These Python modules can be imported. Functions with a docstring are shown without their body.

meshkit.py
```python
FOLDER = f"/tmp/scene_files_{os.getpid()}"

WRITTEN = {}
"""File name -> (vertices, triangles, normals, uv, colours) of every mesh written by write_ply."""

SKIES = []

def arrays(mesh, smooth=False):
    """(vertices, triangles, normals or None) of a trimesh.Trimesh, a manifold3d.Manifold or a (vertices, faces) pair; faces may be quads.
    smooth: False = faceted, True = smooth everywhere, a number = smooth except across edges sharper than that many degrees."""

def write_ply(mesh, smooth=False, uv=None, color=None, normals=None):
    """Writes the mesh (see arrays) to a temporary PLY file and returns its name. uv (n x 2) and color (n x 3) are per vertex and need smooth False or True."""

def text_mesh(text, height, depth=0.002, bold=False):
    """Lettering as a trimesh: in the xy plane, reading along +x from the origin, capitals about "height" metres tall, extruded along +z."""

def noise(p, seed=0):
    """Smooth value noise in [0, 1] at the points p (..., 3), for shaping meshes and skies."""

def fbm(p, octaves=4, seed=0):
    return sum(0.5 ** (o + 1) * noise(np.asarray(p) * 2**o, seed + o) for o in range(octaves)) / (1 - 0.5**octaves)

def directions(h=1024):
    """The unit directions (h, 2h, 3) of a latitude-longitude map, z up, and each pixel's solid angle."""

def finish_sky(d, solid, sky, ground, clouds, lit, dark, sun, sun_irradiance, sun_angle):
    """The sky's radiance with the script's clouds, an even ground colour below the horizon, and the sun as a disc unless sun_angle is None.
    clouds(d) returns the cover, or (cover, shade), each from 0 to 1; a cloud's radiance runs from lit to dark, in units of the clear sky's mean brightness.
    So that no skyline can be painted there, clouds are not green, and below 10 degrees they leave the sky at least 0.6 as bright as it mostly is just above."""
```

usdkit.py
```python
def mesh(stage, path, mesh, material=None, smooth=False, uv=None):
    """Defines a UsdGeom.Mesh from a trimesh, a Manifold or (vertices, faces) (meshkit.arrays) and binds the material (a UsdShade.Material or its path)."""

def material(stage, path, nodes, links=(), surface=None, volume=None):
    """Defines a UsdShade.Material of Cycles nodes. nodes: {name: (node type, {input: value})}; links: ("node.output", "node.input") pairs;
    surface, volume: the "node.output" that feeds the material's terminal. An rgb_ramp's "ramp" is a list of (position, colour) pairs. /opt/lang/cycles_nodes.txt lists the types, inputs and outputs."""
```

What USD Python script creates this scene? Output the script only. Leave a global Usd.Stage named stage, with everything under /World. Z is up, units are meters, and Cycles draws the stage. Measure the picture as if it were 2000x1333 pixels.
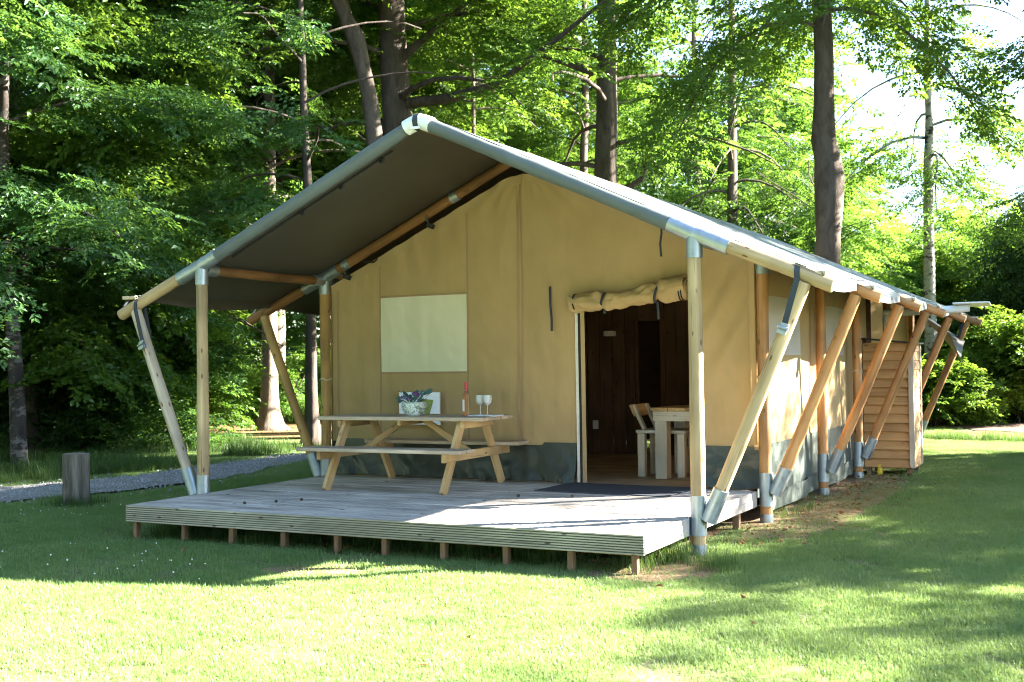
import math, random
import numpy as np, trimesh
import usdkit, meshkit
from pxr import Usd, UsdGeom, UsdLux, UsdShade, Gf, Sdf, Vt

stage = Usd.Stage.CreateInMemory()
UsdGeom.SetStageUpAxis(stage, UsdGeom.Tokens.z)
UsdGeom.SetStageMetersPerUnit(stage, 1.0)
UsdGeom.Xform.Define(stage, '/World')
UsdGeom.Scope.Define(stage, '/World/Looks')

# ------------------------------------------------------------------ camera, sky, sun, exposure
EXPOSURE = 4.1
SUN = np.array([1.62, 1.17, 1.0]); SUN /= np.linalg.norm(SUN)
SKY_STRENGTH = 0.05
SUN_INTENSITY = 1.25

EYE = np.array([5.3817, -8.7742, 1.5002]); YAW, PITCH, ROLL = -0.4731, 0.0200, -0.0128
fwd = np.array([math.sin(YAW)*math.cos(PITCH), math.cos(YAW)*math.cos(PITCH), math.sin(PITCH)])
rgt = np.array([math.cos(YAW), -math.sin(YAW), 0.0]); upv = np.cross(rgt, fwd)
rgt, upv = math.cos(ROLL)*rgt + math.sin(ROLL)*upv, -math.sin(ROLL)*rgt + math.cos(ROLL)*upv
cam = UsdGeom.Camera.Define(stage, '/World/camera')
cam.AddTransformOp().Set(Gf.Matrix4d(*rgt, 0, *upv, 0, *(-fwd), 0, *EYE, 1))
cam.CreateHorizontalApertureAttr(36.0); cam.CreateVerticalApertureAttr(36.0*682/1024)
cam.CreateFocalLengthAttr(36.0*2286.65/2000)
cam.CreateClippingRangeAttr(Gf.Vec2f(0.1, 1000))
cam.CreateFStopAttr(3.2); cam.CreateFocusDistanceAttr(10.2)
cam.CreateExposureAttr(EXPOSURE)

usdkit.material(stage, '/World/Looks/sky_look', {
    "sky": ("sky_texture", {"sky_type": "single_scattering", "sun_disc": False, "sun_elevation": math.asin(SUN[2]),
                            "sun_rotation": math.atan2(SUN[0], SUN[1]), "aerosol_density": 0.35, "air_density": 0.8}),
    "b": ("background_shader", {"strength": SKY_STRENGTH})}, [("sky.color", "b.color")], surface="b.background")
dome = UsdLux.DomeLight.Define(stage, '/World/sky')
dome.GetPrim().SetCustomDataByKey('kind', 'structure')
UsdShade.MaterialBindingAPI.Apply(dome.GetPrim()).Bind(UsdShade.Material.Get(stage, '/World/Looks/sky_look'))
sun = UsdLux.DistantLight.Define(stage, '/World/sun')
zx = np.cross([0, 0, 1.0], SUN); zx /= np.linalg.norm(zx); zy = np.cross(SUN, zx)
sun.AddTransformOp().Set(Gf.Matrix4d(*zx, 0, *zy, 0, *SUN, 0, 0, 0, 30, 1))
sun.CreateIntensityAttr(SUN_INTENSITY); sun.CreateAngleAttr(0.53); sun.CreateNormalizeAttr(True)
sun.CreateColorAttr(Gf.Vec3f(1.0, 0.93, 0.82))

# ------------------------------------------------------------------ helpers
used = {}
def numbered(parent, name):
    k = (parent, name); n = used.get(k, -1) + 1; used[k] = n
    return f'{parent}/{name}' + (f'_{n:03d}' if n else '')
def tag(prim, label=None, cat=None, group=None, kind=None):
    for k, v in (('label', label), ('category', cat), ('group', group), ('kind', kind)):
        if v: prim.SetCustomDataByKey(k, v)
    return prim
base_of = {}
def gm(M):
    return Gf.Matrix4d(*np.asarray(M, float).T.ravel().tolist())
def thing(name, label, cat, loc=(0, 0, 0), group=None):
    p = numbered('/World', name)
    x = UsdGeom.Xform.Define(stage, p); M = np.eye(4); M[:3, 3] = loc
    x.AddTransformOp().Set(gm(M)); base_of[p] = M
    tag(x.GetPrim(), label, cat, group)
    return p
LOOK = {}
def obj(name, mesh, mat, parent='/World', M=None, label=None, smooth=False, kind=None, cat=None, group=None):
    """mesh in world coordinates when M is None, else in its own frame placed by the world matrix M"""
    p = numbered(parent, name)
    Mw = np.eye(4) if M is None else np.asarray(M, float)
    up = base_of.get(parent, np.eye(4))
    m = usdkit.mesh(stage, p, mesh, LOOK[mat], smooth=smooth)
    rel = np.linalg.inv(up) @ Mw
    if not np.allclose(rel, np.eye(4)): UsdGeom.Xformable(m).AddTransformOp().Set(gm(rel))
    base_of[p] = Mw
    tag(m.GetPrim(), label, cat, group, kind)
    return p
def frame(p0, p1, side=None):
    p0, p1 = np.asarray(p0, float), np.asarray(p1, float)
    z = p1 - p0; L = np.linalg.norm(z); z /= L
    s = np.array([0, 0, 1.0]) if side is None else np.asarray(side, float)
    if abs(z @ s) > 0.98: s = np.array([0, 1.0, 0])
    x = np.cross(s, z); x /= np.linalg.norm(x); y = np.cross(z, x)
    M = np.eye(4); M[:3, 0], M[:3, 1], M[:3, 2], M[:3, 3] = x, y, z, p0
    return M, L
cat_ = trimesh.util.concatenate
def lathe(profile, n=20):
    """profile (r, z) list, closed at r=0 ends as given"""
    pr = np.asarray(profile, float); a = np.arange(n)*2*np.pi/n
    v = np.stack([pr[:, None, 0]*np.cos(a), pr[:, None, 0]*np.sin(a), np.broadcast_to(pr[:, None, 1], (len(pr), n))], -1).reshape(-1, 3)
    f = []
    for i in range(len(pr)-1):
        for j in range(n):
            k = (j+1) % n
            f += [[i*n+j, i*n+k, (i+1)*n+k], [i*n+j, (i+1)*n+k, (i+1)*n+j]]
    return trimesh.Trimesh(v, f, process=False)
rs_pole = np.random.RandomState(5)
def pole(name, p0, p1, r, mat, parent, n=18, rough=0.004, label=None, r1=None):
    M, L = frame(p0, p1); r1 = r1 or r
    k = max(4, int(L/0.25)); zs = np.linspace(0.006, L-0.006, k)
    ph = rs_pole.rand(4)*6
    prof = [(0, 0), (r-0.006, 0)] + [(r+(r1-r)*z/L + rough*math.sin(z*2.1+ph[0])*0.5 + rough*math.sin(z*5+ph[1])*0.4, z) for z in zs] + [(r1-0.006, L), (0, L)]
    m = lathe(prof, n)
    v = m.vertices.copy(); bend = rough*1.5*np.sin(v[:, 2]/L*np.pi)
    v[:, 0] += bend*math.cos(ph[2]); v[:, 1] += bend*math.sin(ph[2])
    return obj(name, trimesh.Trimesh(v, m.faces, process=False), mat, parent, M, label=label, smooth=40)
def sleeve(name, p0, p1, r, parent, mat='steel', n=20):
    M, L = frame(p0, p1)
    prof = [(r-0.012, 0.0), (r, 0), (r, 0.004), (r, L-0.004), (r, L), (r-0.012, L)]
    return obj(name, lathe(prof, n), mat, parent, M, smooth=35)
def bbox(sx, sy, sz, ch=0.004):
    """chamfered box: x,y centred, z from 0 to sz"""
    c = min(ch, sx*0.3, sy*0.3); a, b = sx/2, sy/2
    ring = np.array([(a-c, -b), (a, -b+c), (a, b-c), (a-c, b), (-a+c, b), (-a, b-c), (-a, -b+c), (-a+c, -b)])
    v = np.vstack([np.c_[ring*((a-c)/a, (b-c)/b), np.zeros(8)], np.c_[ring, np.full(8, c)], np.c_[ring, np.full(8, sz-c)], np.c_[ring*((a-c)/a, (b-c)/b), np.full(8, sz)]])
    f = []
    for i in range(3):
        for j in range(8):
            k = (j+1) % 8; f += [[i*8+j, i*8+k, (i+1)*8+k], [i*8+j, (i+1)*8+k, (i+1)*8+j]]
    for j in range(1, 7): f += [[0, j+1, j], [24, 24+j, 24+j+1]]
    return trimesh.Trimesh(v, f, process=False)
def beam(name, p0, p1, w, h, mat, parent, side=None, label=None, ch=0.004):
    """a board from p0 to p1 (its axis): h thick along side, w across"""
    M, L = frame(p0, p1, side)
    return obj(name, bbox(w, h, L, ch), mat, parent, M, label=label)
def box(name, lo, hi, mat, parent, label=None, ch=0.004):
    lo, hi = np.asarray(lo, float), np.asarray(hi, float); s = hi-lo
    ax = int(np.argmax(s)); c = (lo+hi)/2; a, b = c.copy(), c.copy(); a[ax], b[ax] = lo[ax], hi[ax]
    if ax == 2:
        M = np.eye(4); M[:3, 3] = a
        return obj(name, bbox(s[0], s[1], s[2], ch), mat, parent, M, label=label)
    w = s[1] if ax == 0 else s[0]
    return beam(name, a, b, w, s[2], mat, parent, (0, 0, 1), label, ch)
def tube(path, radii, n=8, cap=True):
    p = np.asarray(path, float); t = np.gradient(p, axis=0); t /= np.linalg.norm(t, axis=1, keepdims=True)+1e-12
    ref = np.array([0.31, 0.95, 0.05]); a = np.cross(t, ref); a /= np.linalg.norm(a, axis=1, keepdims=True)+1e-12
    b = np.cross(t, a); ang = np.arange(n)*2*np.pi/n
    r = np.broadcast_to(np.asarray(radii, float).reshape(-1, 1) if np.ndim(radii) else np.full((len(p), 1), radii), (len(p), n))
    v = (p[:, None] + r[..., None]*(np.cos(ang)[None, :, None]*a[:, None] + np.sin(ang)[None, :, None]*b[:, None])).reshape(-1, 3)
    f = []
    for i in range(len(p)-1):
        for j in range(n):
            k = (j+1) % n; f += [[i*n+j, i*n+k, (i+1)*n+k], [i*n+j, (i+1)*n+k, (i+1)*n+j]]
    if cap:
        for j in range(1, n-1): f += [[0, j+1, j], [(len(p)-1)*n, (len(p)-1)*n+j, (len(p)-1)*n+j+1]]
    return trimesh.Trimesh(v, f, process=False)
def sheet(fn, nu, nv, u=(0, 1), v=(0, 1)):
    U, V = np.meshgrid(np.linspace(*u, nu), np.linspace(*v, nv), indexing='ij')
    P = np.stack(fn(U, V), -1).reshape(-1, 3)
    i, j = np.meshgrid(np.arange(nu-1), np.arange(nv-1), indexing='ij'); q = (i*nv+j).ravel()
    f = np.vstack([np.c_[q, q+nv, q+nv+1], np.c_[q, q+nv+1, q+1]])
    return trimesh.Trimesh(P, f, process=False)
def band(path, width_dir, w, th=0.004):
    """a flat strap along a polyline"""
    p = np.asarray(path, float); d = np.asarray(width_dir, float)*w/2
    t = np.gradient(p, axis=0); n = np.cross(t, d); n /= np.linalg.norm(n, axis=1, keepdims=True)+1e-12; n = n*th/2
    v = np.stack([p-d-n, p+d-n, p+d+n, p-d+n], 1).reshape(-1, 3); f = []
    for i in range(len(p)-1):
        for j in range(4):
            k = (j+1) % 4; f += [[i*4+j, i*4+k, i*4+4+k], [i*4+j, i*4+4+k, i*4+4+j]]
    e = (len(p)-1)*4
    f += [[0, 2, 1], [0, 3, 2], [e, e+1, e+2], [e, e+2, e+3]]
    return trimesh.Trimesh(v, f, process=False)
def nz(*a, seed=0):
    return meshkit.fbm(np.stack(np.broadcast_arrays(*a), -1), 3, seed) - 0.5

# ------------------------------------------------------------------ materials
def mat(name, nodes, links, surface): 
    LOOK[name] = usdkit.material(stage, '/World/Looks/'+name, nodes, links, surface=surface)
def wood(name, light, dark, knot, rough=0.6, grain=1.0, spec=0.3, stain=None):
    """grain along the piece's own z"""
    nodes = {"tc": ("texture_coordinate", {}), "oi": ("object_info", {}), "gp": ("geometry", {}),
        "of": ("vector_math", {"math_type": "multiply_add", "vector2": (3.7, 2.9, 5.3)}),
        "mp": ("mapping", {"scale": (26*grain, 26*grain, 1.3*grain)}), "n": ("noise_texture", {"scale": 1.0, "detail": 5, "roughness": 0.65, "distortion": 0.6}),
        "mf": ("mapping", {"scale": (220, 220, 7)}), "nf": ("noise_texture", {"scale": 1.0, "detail": 2}),
        "nl": ("noise_texture", {"scale": 1.7, "detail": 2}),
        "r": ("rgb_ramp", {"ramp": [(0.28, dark), (0.72, light)]}),
        "mk": ("mapping", {"scale": (13, 13, 4.6)}), "vk": ("voronoi_texture", {"scale": 1.0, "randomness": 1.0}),
        "rk": ("map_range", {"from_min": 0.08, "from_max": 0.15, "to_min": 1.0, "to_max": 0.0, "clamp": True}),
        "mx": ("mix", {"color2": knot}),
        "rl": ("map_range", {"from_min": 0.3, "from_max": 0.7, "to_min": 0.62, "to_max": 1.18, "clamp": True}),
        "ml": ("mix", {"mix_type": "multiply", "fac": 1.0}),
        "mc": ("mapping", {"scale": (48, 48, 0.9)}), "nc": ("noise_texture", {"scale": 1.0, "detail": 3, "roughness": 0.6, "distortion": 0.3}),
        "rc": ("map_range", {"from_min": 0.63, "from_max": 0.70, "to_min": 1.0, "to_max": 0.42, "clamp": True}), "mc2": ("mix", {"mix_type": "multiply", "fac": 1.0}),
        "bm": ("bump", {"strength": 0.35, "distance": 0.004}),
        "p": ("principled_bsdf", {"roughness": rough, "specular_ior_level": spec})}
    links = [("oi.location", "of.vector1"), ("tc.object", "of.vector3"), ("of.value" if False else "of.vector", "mp.vector"), ("mp.vector", "n.vector"), ("of.vector", "mf.vector"), ("mf.vector", "nf.vector"),
        ("of.vector", "nl.vector"), ("n.fac", "r.fac"), ("of.vector", "mk.vector"), ("mk.vector", "vk.vector"), ("vk.distance", "rk.value"),
        ("r.color", "mx.color1"), ("rk.result", "mx.fac"), ("nl.fac", "rl.value"), ("mx.color", "ml.color1"), ("rl.result", "ml.color2"),
        ("ml.color", "mc2.color1"), ("of.vector", "mc.vector"), ("mc.vector", "nc.vector"), ("nc.fac", "rc.value"), ("rc.result", "mc2.color2"), ("mc2.color", "p.base_color"), ("nf.fac", "bm.height"), ("bm.normal", "p.normal")]
    mat(name, nodes, links, "p.BSDF")
wood('pole_pale', (0.48, 0.355, 0.20), (0.34, 0.23, 0.115), (0.16, 0.07, 0.03))
wood('pole_grey', (0.55, 0.46, 0.36), (0.40, 0.31, 0.22), (0.18, 0.09, 0.05))
wood('pole_orange', (0.50, 0.27, 0.11), (0.33, 0.15, 0.05), (0.12, 0.045, 0.02))
wood('pole_gold', (0.46, 0.29, 0.105), (0.32, 0.18, 0.06), (0.12, 0.05, 0.02))
wood('pole_brown', (0.27, 0.135, 0.05), (0.15, 0.065, 0.022), (0.06, 0.025, 0.012))
wood('deck_wood', (0.465, 0.42, 0.38), (0.315, 0.28, 0.25), (0.14, 0.11, 0.09), rough=0.75)
wood('fascia_wood', (0.40, 0.37, 0.29), (0.27, 0.25, 0.19), (0.09, 0.07, 0.05), rough=0.8)
wood('leg_wood', (0.23, 0.14, 0.08), (0.14, 0.08, 0.045), (0.06, 0.03, 0.02), rough=0.8)
wood('table_wood', (0.58, 0.40, 0.20), (0.40, 0.25, 0.11), (0.20, 0.09, 0.03))
wood('table_top_wood', (0.52, 0.42, 0.31), (0.37, 0.285, 0.20), (0.18, 0.10, 0.06), rough=0.7)
wood('white_wood', (0.62, 0.58, 0.52), (0.50, 0.46, 0.41), (0.38, 0.33, 0.28), rough=0.6)
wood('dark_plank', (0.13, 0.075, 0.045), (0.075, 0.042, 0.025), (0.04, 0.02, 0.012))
wood('cladding', (0.54, 0.31, 0.125), (0.38, 0.19, 0.07), (0.15, 0.065, 0.025), rough=0.55)
wood('floor_wood', (0.42, 0.32, 0.22), (0.30, 0.22, 0.14), (0.12, 0.08, 0.05))
wood('wedge_wood', (0.62, 0.50, 0.33), (0.50, 0.38, 0.24), (0.3, 0.2, 0.1))

def plain(name, color, rough=0.5, metallic=0.0, var=0.15, scale=30, spec=0.4, bump=0.0, **kw):
    c = np.array(color); 
    nodes = {"g": ("geometry", {}), "n": ("noise_texture", {"scale": scale, "detail": 4}),
        "r": ("rgb_ramp", {"ramp": [(0.3, tuple(c*(1-var))), (0.7, tuple(np.minimum(c*(1+var), 0.95)))]}),
        "rr": ("map_range", {"from_min": 0.3, "from_max": 0.7, "to_min": rough*0.85, "to_max": min(1, rough*1.2)}),
        "bm": ("bump", {"strength": bump, "distance": 0.003}),
        "p": ("principled_bsdf", {"metallic": metallic, "specular_ior_level": spec, **kw})}
    links = [("g.position", "n.vector"), ("n.fac", "r.fac"), ("r.color", "p.base_color"), ("n.fac", "rr.value"), ("rr.result", "p.roughness")]
    if bump: links += [("n.fac", "bm.height"), ("bm.normal", "p.normal")]
    mat(name, nodes, links, "p.BSDF")
plain('steel', (0.36, 0.40, 0.43), 0.42, 0.85, 0.10, 22)
plain('black_plastic', (0.02, 0.02, 0.022), 0.45)
plain('webbing', (0.035, 0.042, 0.05), 0.8, scale=200)
plain('rubber_mat', (0.045, 0.05, 0.065), 0.9, scale=260, var=0.35, bump=0.6)
plain('white_plastic', (0.72, 0.74, 0.75), 0.35, var=0.04, scale=8)
plain('white_board', (0.74, 0.76, 0.80), 0.5, var=0.03)
plain('pennant_green', (0.20, 0.25, 0.06), 0.7)
plain('yellow_pipe', (0.65, 0.45, 0.03), 0.5)
plain('foil_red', (0.42, 0.03, 0.05), 0.35, 0.1)
plain('paper_label', (0.75, 0.70, 0.72), 0.6, var=0.05)
plain('tray_white', (0.62, 0.66, 0.70), 0.3, var=0.05)
plain('zip_tape', (0.60, 0.56, 0.50), 0.8, var=0.08)
plain('dark_hole', (0.015, 0.012, 0.01), 0.9)
plain('bin_dark', (0.02, 0.022, 0.025), 0.5)
plain('cord', (0.018, 0.018, 0.018), 0.7)
plain('rope', (0.55, 0.45, 0.30), 0.8)
plain('petal_purple', (0.30, 0.03, 0.28), 0.6)
plain('petal_blue', (0.24, 0.22, 0.42), 0.6)
plain('posy_leaf', (0.05, 0.11, 0.10), 0.6)
plain('groove_shade', (0.045, 0.042, 0.035), 0.95)
plain('cone_brown', (0.05, 0.03, 0.02), 0.8)

def cloth(name, color, trans, var=0.10, scale=2.0, weave=700, rough=0.9, tcol=None):
    c = np.array(color)
    nodes = {"g": ("geometry", {}), "n": ("noise_texture", {"scale": scale, "detail": 5, "roughness": 0.6}),
        "r": ("rgb_ramp", {"ramp": [(0.3, tuple(c*(1-var))), (0.7, tuple(c*(1+var)))]}),
        "w": ("noise_texture", {"scale": weave, "detail": 1}), "m2": ("mapping", {"scale": (1, 1, 0.35)}), "nw": ("noise_texture", {"scale": 9, "detail": 3}),
        "ad": ("math", {"math_type": "multiply_add", "value2": 0.08}), "bm": ("bump", {"strength": 0.35, "distance": 0.02}),
        "p": ("principled_bsdf", {"roughness": rough, "specular_ior_level": 0.15}), "t": ("translucent_bsdf", {"color": tuple(tcol if tcol is not None else c)}),
        "mx": ("mix_closure", {"fac": trans})}
    mat(name, nodes, [("g.position", "n.vector"), ("n.fac", "r.fac"), ("r.color", "p.base_color"), ("g.position", "w.vector"), ("g.position", "m2.vector"), ("m2.vector", "nw.vector"),
        ("w.fac", "ad.value1"), ("nw.fac", "ad.value3"), ("ad.value", "bm.height"), ("bm.normal", "p.normal"), ("p.BSDF", "mx.closure1"), ("t.BSDF", "mx.closure2")], "mx.closure")
cloth('canvas', (0.57, 0.405, 0.215), 0.22, 0.09)
cloth('canvas_seam', (0.43, 0.30, 0.18), 0.1, 0.07)
cloth('canvas_band', (0.55, 0.40, 0.23), 0.2, 0.06)
cloth('canvas_pale', (0.90, 0.87, 0.70), 0.25, 0.04)
cloth('canvas_white', (0.68, 0.63, 0.58), 0.3, 0.05)
def pvc(name, color, rough, bump=0.25, scale=5, spec=0.5):
    c = np.array(color)
    nodes = {"g": ("geometry", {}), "n": ("noise_texture", {"scale": 1.3, "detail": 6, "roughness": 0.6}),
        "r": ("rgb_ramp", {"ramp": [(0.3, tuple(c*0.85)), (0.7, tuple(c*1.15))]}),
        "nb": ("noise_texture", {"scale": scale, "detail": 3}), "bm": ("bump", {"strength": bump, "distance": 0.05}),
        "p": ("principled_bsdf", {"roughness": rough, "specular_ior_level": spec})}
    mat(name, nodes, [("g.position", "n.vector"), ("n.fac", "r.fac"), ("r.color", "p.base_color"), ("g.position", "nb.vector"), ("nb.fac", "bm.height"), ("bm.normal", "p.normal")], "p.BSDF")
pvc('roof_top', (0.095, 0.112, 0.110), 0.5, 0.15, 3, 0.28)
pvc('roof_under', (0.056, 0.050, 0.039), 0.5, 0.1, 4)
pvc('skirt_pvc', (0.032, 0.037, 0.029), 0.33, 0.35, 5)
pvc('skirt_grey', (0.10, 0.12, 0.105), 0.4, 0.3, 6)

def bark(name, c1, c2, scale=6, patch=None, stretch=0.25, bump=0.8):
    nodes = {"g": ("geometry", {}), "mp": ("mapping", {"scale": (scale, scale, scale*stretch)}), "n": ("noise_texture", {"scale": 1.0, "detail": 7, "roughness": 0.7, "distortion": 0.8}),
        "r": ("rgb_ramp", {"ramp": [(0.32, c1), (0.68, c2)]}), "bm": ("bump", {"strength": bump, "distance": 0.03}),
        "mp2": ("mapping", {"scale": (3.5, 3.5, 7)}), "n2": ("noise_texture", {"scale": 1.0, "detail": 4, "roughness": 0.7}),
        "r2": ("map_range", {"from_min": 0.52, "from_max": 0.58, "to_min": 0.0, "to_max": 1.0 if patch is not None else 0.0, "clamp": True}),
        "mx": ("mix", {"color2": patch if patch is not None else c2}), "p": ("principled_bsdf", {"roughness": 0.9, "specular_ior_level": 0.15})}
    mat(name, nodes, [("g.position", "mp.vector"), ("mp.vector", "n.vector"), ("n.fac", "r.fac"), ("g.position", "mp2.vector"), ("mp2.vector", "n2.vector"), ("n2.fac", "r2.value"),
        ("r2.result", "mx.fac"), ("r.color", "mx.color1"), ("mx.color", "p.base_color"), ("n.fac", "bm.height"), ("bm.normal", "p.normal")], "p.BSDF")
bark('bark_beech', (0.055, 0.042, 0.034), (0.13, 0.105, 0.085), 5, None, 0.35)
bark('bark_pale', (0.09, 0.075, 0.06), (0.20, 0.165, 0.13), 6, None, 0.4)
bark('bark_dark', (0.038, 0.030, 0.026), (0.10, 0.08, 0.066), 7)
bark('bark_birch', (0.20, 0.19, 0.175), (0.33, 0.315, 0.295), 5, (0.035, 0.03, 0.028), 2.0)
bark('bark_mottled', (0.03, 0.025, 0.022), (0.07, 0.058, 0.05), 9, (0.15, 0.135, 0.125), 0.5)
bark('stump_bark', (0.035, 0.029, 0.024), (0.27, 0.235, 0.20), 11, None, 0.10, 1.0)
bark('stump_end', (0.16, 0.14, 0.12), (0.26, 0.23, 0.20), 20, None, 1.0, 0.5)

def leaf(name, c1, c2, tr, trans=0.45, scale=0.9, gloss=0.02):
    nodes = {"g": ("geometry", {}), "n": ("noise_texture", {"scale": scale, "detail": 3}), "n2": ("noise_texture", {"scale": 14, "detail": 1}),
        "mxn": ("mix_float", {"fac": 0.45}),
        "r": ("rgb_ramp", {"ramp": [(0.32, c1), (0.68, c2)]}), "d": ("diffuse_bsdf", {}), "t": ("translucent_bsdf", {"color": tr}),
        "m": ("mix_closure", {"fac": trans}), "gl": ("glossy_bsdf", {"color": (0.8, 0.85, 0.9), "roughness": 0.4}), "m2": ("mix_closure", {"fac": gloss})}
    mat(name, nodes, [("g.position", "n.vector"), ("g.position", "n2.vector"), ("n.fac", "mxn.a"), ("n2.fac", "mxn.b"), ("mxn.result", "r.fac"), ("r.color", "d.color"),
        ("d.BSDF", "m.closure1"), ("t.BSDF", "m.closure2"), ("m.closure", "m2.closure1"), ("gl.BSDF", "m2.closure2")], "m2.closure")
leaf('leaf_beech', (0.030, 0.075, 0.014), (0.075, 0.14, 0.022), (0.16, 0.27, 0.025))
leaf('leaf_bright', (0.042, 0.105, 0.020), (0.09, 0.17, 0.034), (0.17, 0.31, 0.035), 0.48)  # lighter leaf colour, also standing in for backlit foliage
leaf('leaf_shade', (0.026, 0.075, 0.024), (0.058, 0.125, 0.034), (0.12, 0.23, 0.03))  # darker leaf colour, also standing in for foliage in shade
leaf('leaf_spruce', (0.018, 0.045, 0.018), (0.045, 0.085, 0.03), (0.05, 0.09, 0.02), 0.25)
leaf('grass_blade', (0.105, 0.215, 0.055), (0.275, 0.345, 0.150), (0.29, 0.40, 0.11), 0.35, 0.8, 0.015)
leaf('grass_tall', (0.035, 0.085, 0.022), (0.085, 0.14, 0.04), (0.11, 0.19, 0.03), 0.35, 0.8, 0.02)
plain('clover_white', (0.7, 0.7, 0.66), 0.8)
leaf('dead_leaf', (0.14, 0.075, 0.03), (0.30, 0.18, 0.08), (0.2, 0.1, 0.03), 0.2, 6)

def ramp_ground():
    nodes = {"g": ("geometry", {}), "n": ("noise_texture", {"scale": 0.35, "detail": 6, "roughness": 0.65}), "nf": ("noise_texture", {"scale": 25, "detail": 5, "roughness": 0.7}),
        "r": ("rgb_ramp", {"ramp": [(0.3, (0.10, 0.14, 0.05)), (0.52, (0.16, 0.19, 0.08)), (0.7, (0.27, 0.24, 0.14))]}),
        "rf": ("rgb_ramp", {"ramp": [(0.3, (0.35, 0.35, 0.35)), (0.7, (1.2, 1.2, 1.2))]}), "m": ("mix", {"mix_type": "multiply", "fac": 0.8}),
        "bm": ("bump", {"strength": 0.8, "distance": 0.03}), "p": ("principled_bsdf", {"roughness": 0.95, "specular_ior_level": 0.1})}
    mat('lawn_soil', nodes, [("g.position", "n.vector"), ("g.position", "nf.vector"), ("n.fac", "r.fac"), ("nf.fac", "rf.fac"), ("r.color", "m.color1"), ("rf.color", "m.color2"),
        ("m.color", "p.base_color"), ("nf.fac", "bm.height"), ("bm.normal", "p.normal")], "p.BSDF")
ramp_ground()
def dirt(name, a, b, scale=3, fine=40):
    nodes = {"g": ("geometry", {}), "n": ("noise_texture", {"scale": scale, "detail": 6, "roughness": 0.7}), "nf": ("noise_texture", {"scale": fine, "detail": 4, "roughness": 0.7}),
        "r": ("rgb_ramp", {"ramp": [(0.3, a), (0.7, b)]}), "rf": ("rgb_ramp", {"ramp": [(0.3, (0.5, 0.5, 0.5)), (0.7, (1.25, 1.25, 1.25))]}), "m": ("mix", {"mix_type": "multiply", "fac": 0.9}),
        "bm": ("bump", {"strength": 0.9, "distance": 0.02}), "p": ("principled_bsdf", {"roughness": 0.95, "specular_ior_level": 0.1})}
    mat(name, nodes, [("g.position", "n.vector"), ("g.position", "nf.vector"), ("n.fac", "r.fac"), ("nf.fac", "rf.fac"), ("r.color", "m.color1"), ("rf.color", "m.color2"),
        ("m.color", "p.base_color"), ("nf.fac", "bm.height"), ("bm.normal", "p.normal")], "p.BSDF")
dirt('gravel_bed', (0.19, 0.185, 0.18), (0.33, 0.32, 0.315), 2, 60)
dirt('bare_earth', (0.17, 0.11, 0.065), (0.30, 0.21, 0.13), 3, 30)
dirt('litter_floor', (0.10, 0.07, 0.035), (0.24, 0.16, 0.075), 1.2, 18)
dirt('track_sand', (0.13, 0.085, 0.065), (0.21, 0.14, 0.11), 1.5, 25)
plain('stone', (0.27, 0.265, 0.27), 0.85, var=0.45, scale=40)
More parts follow.
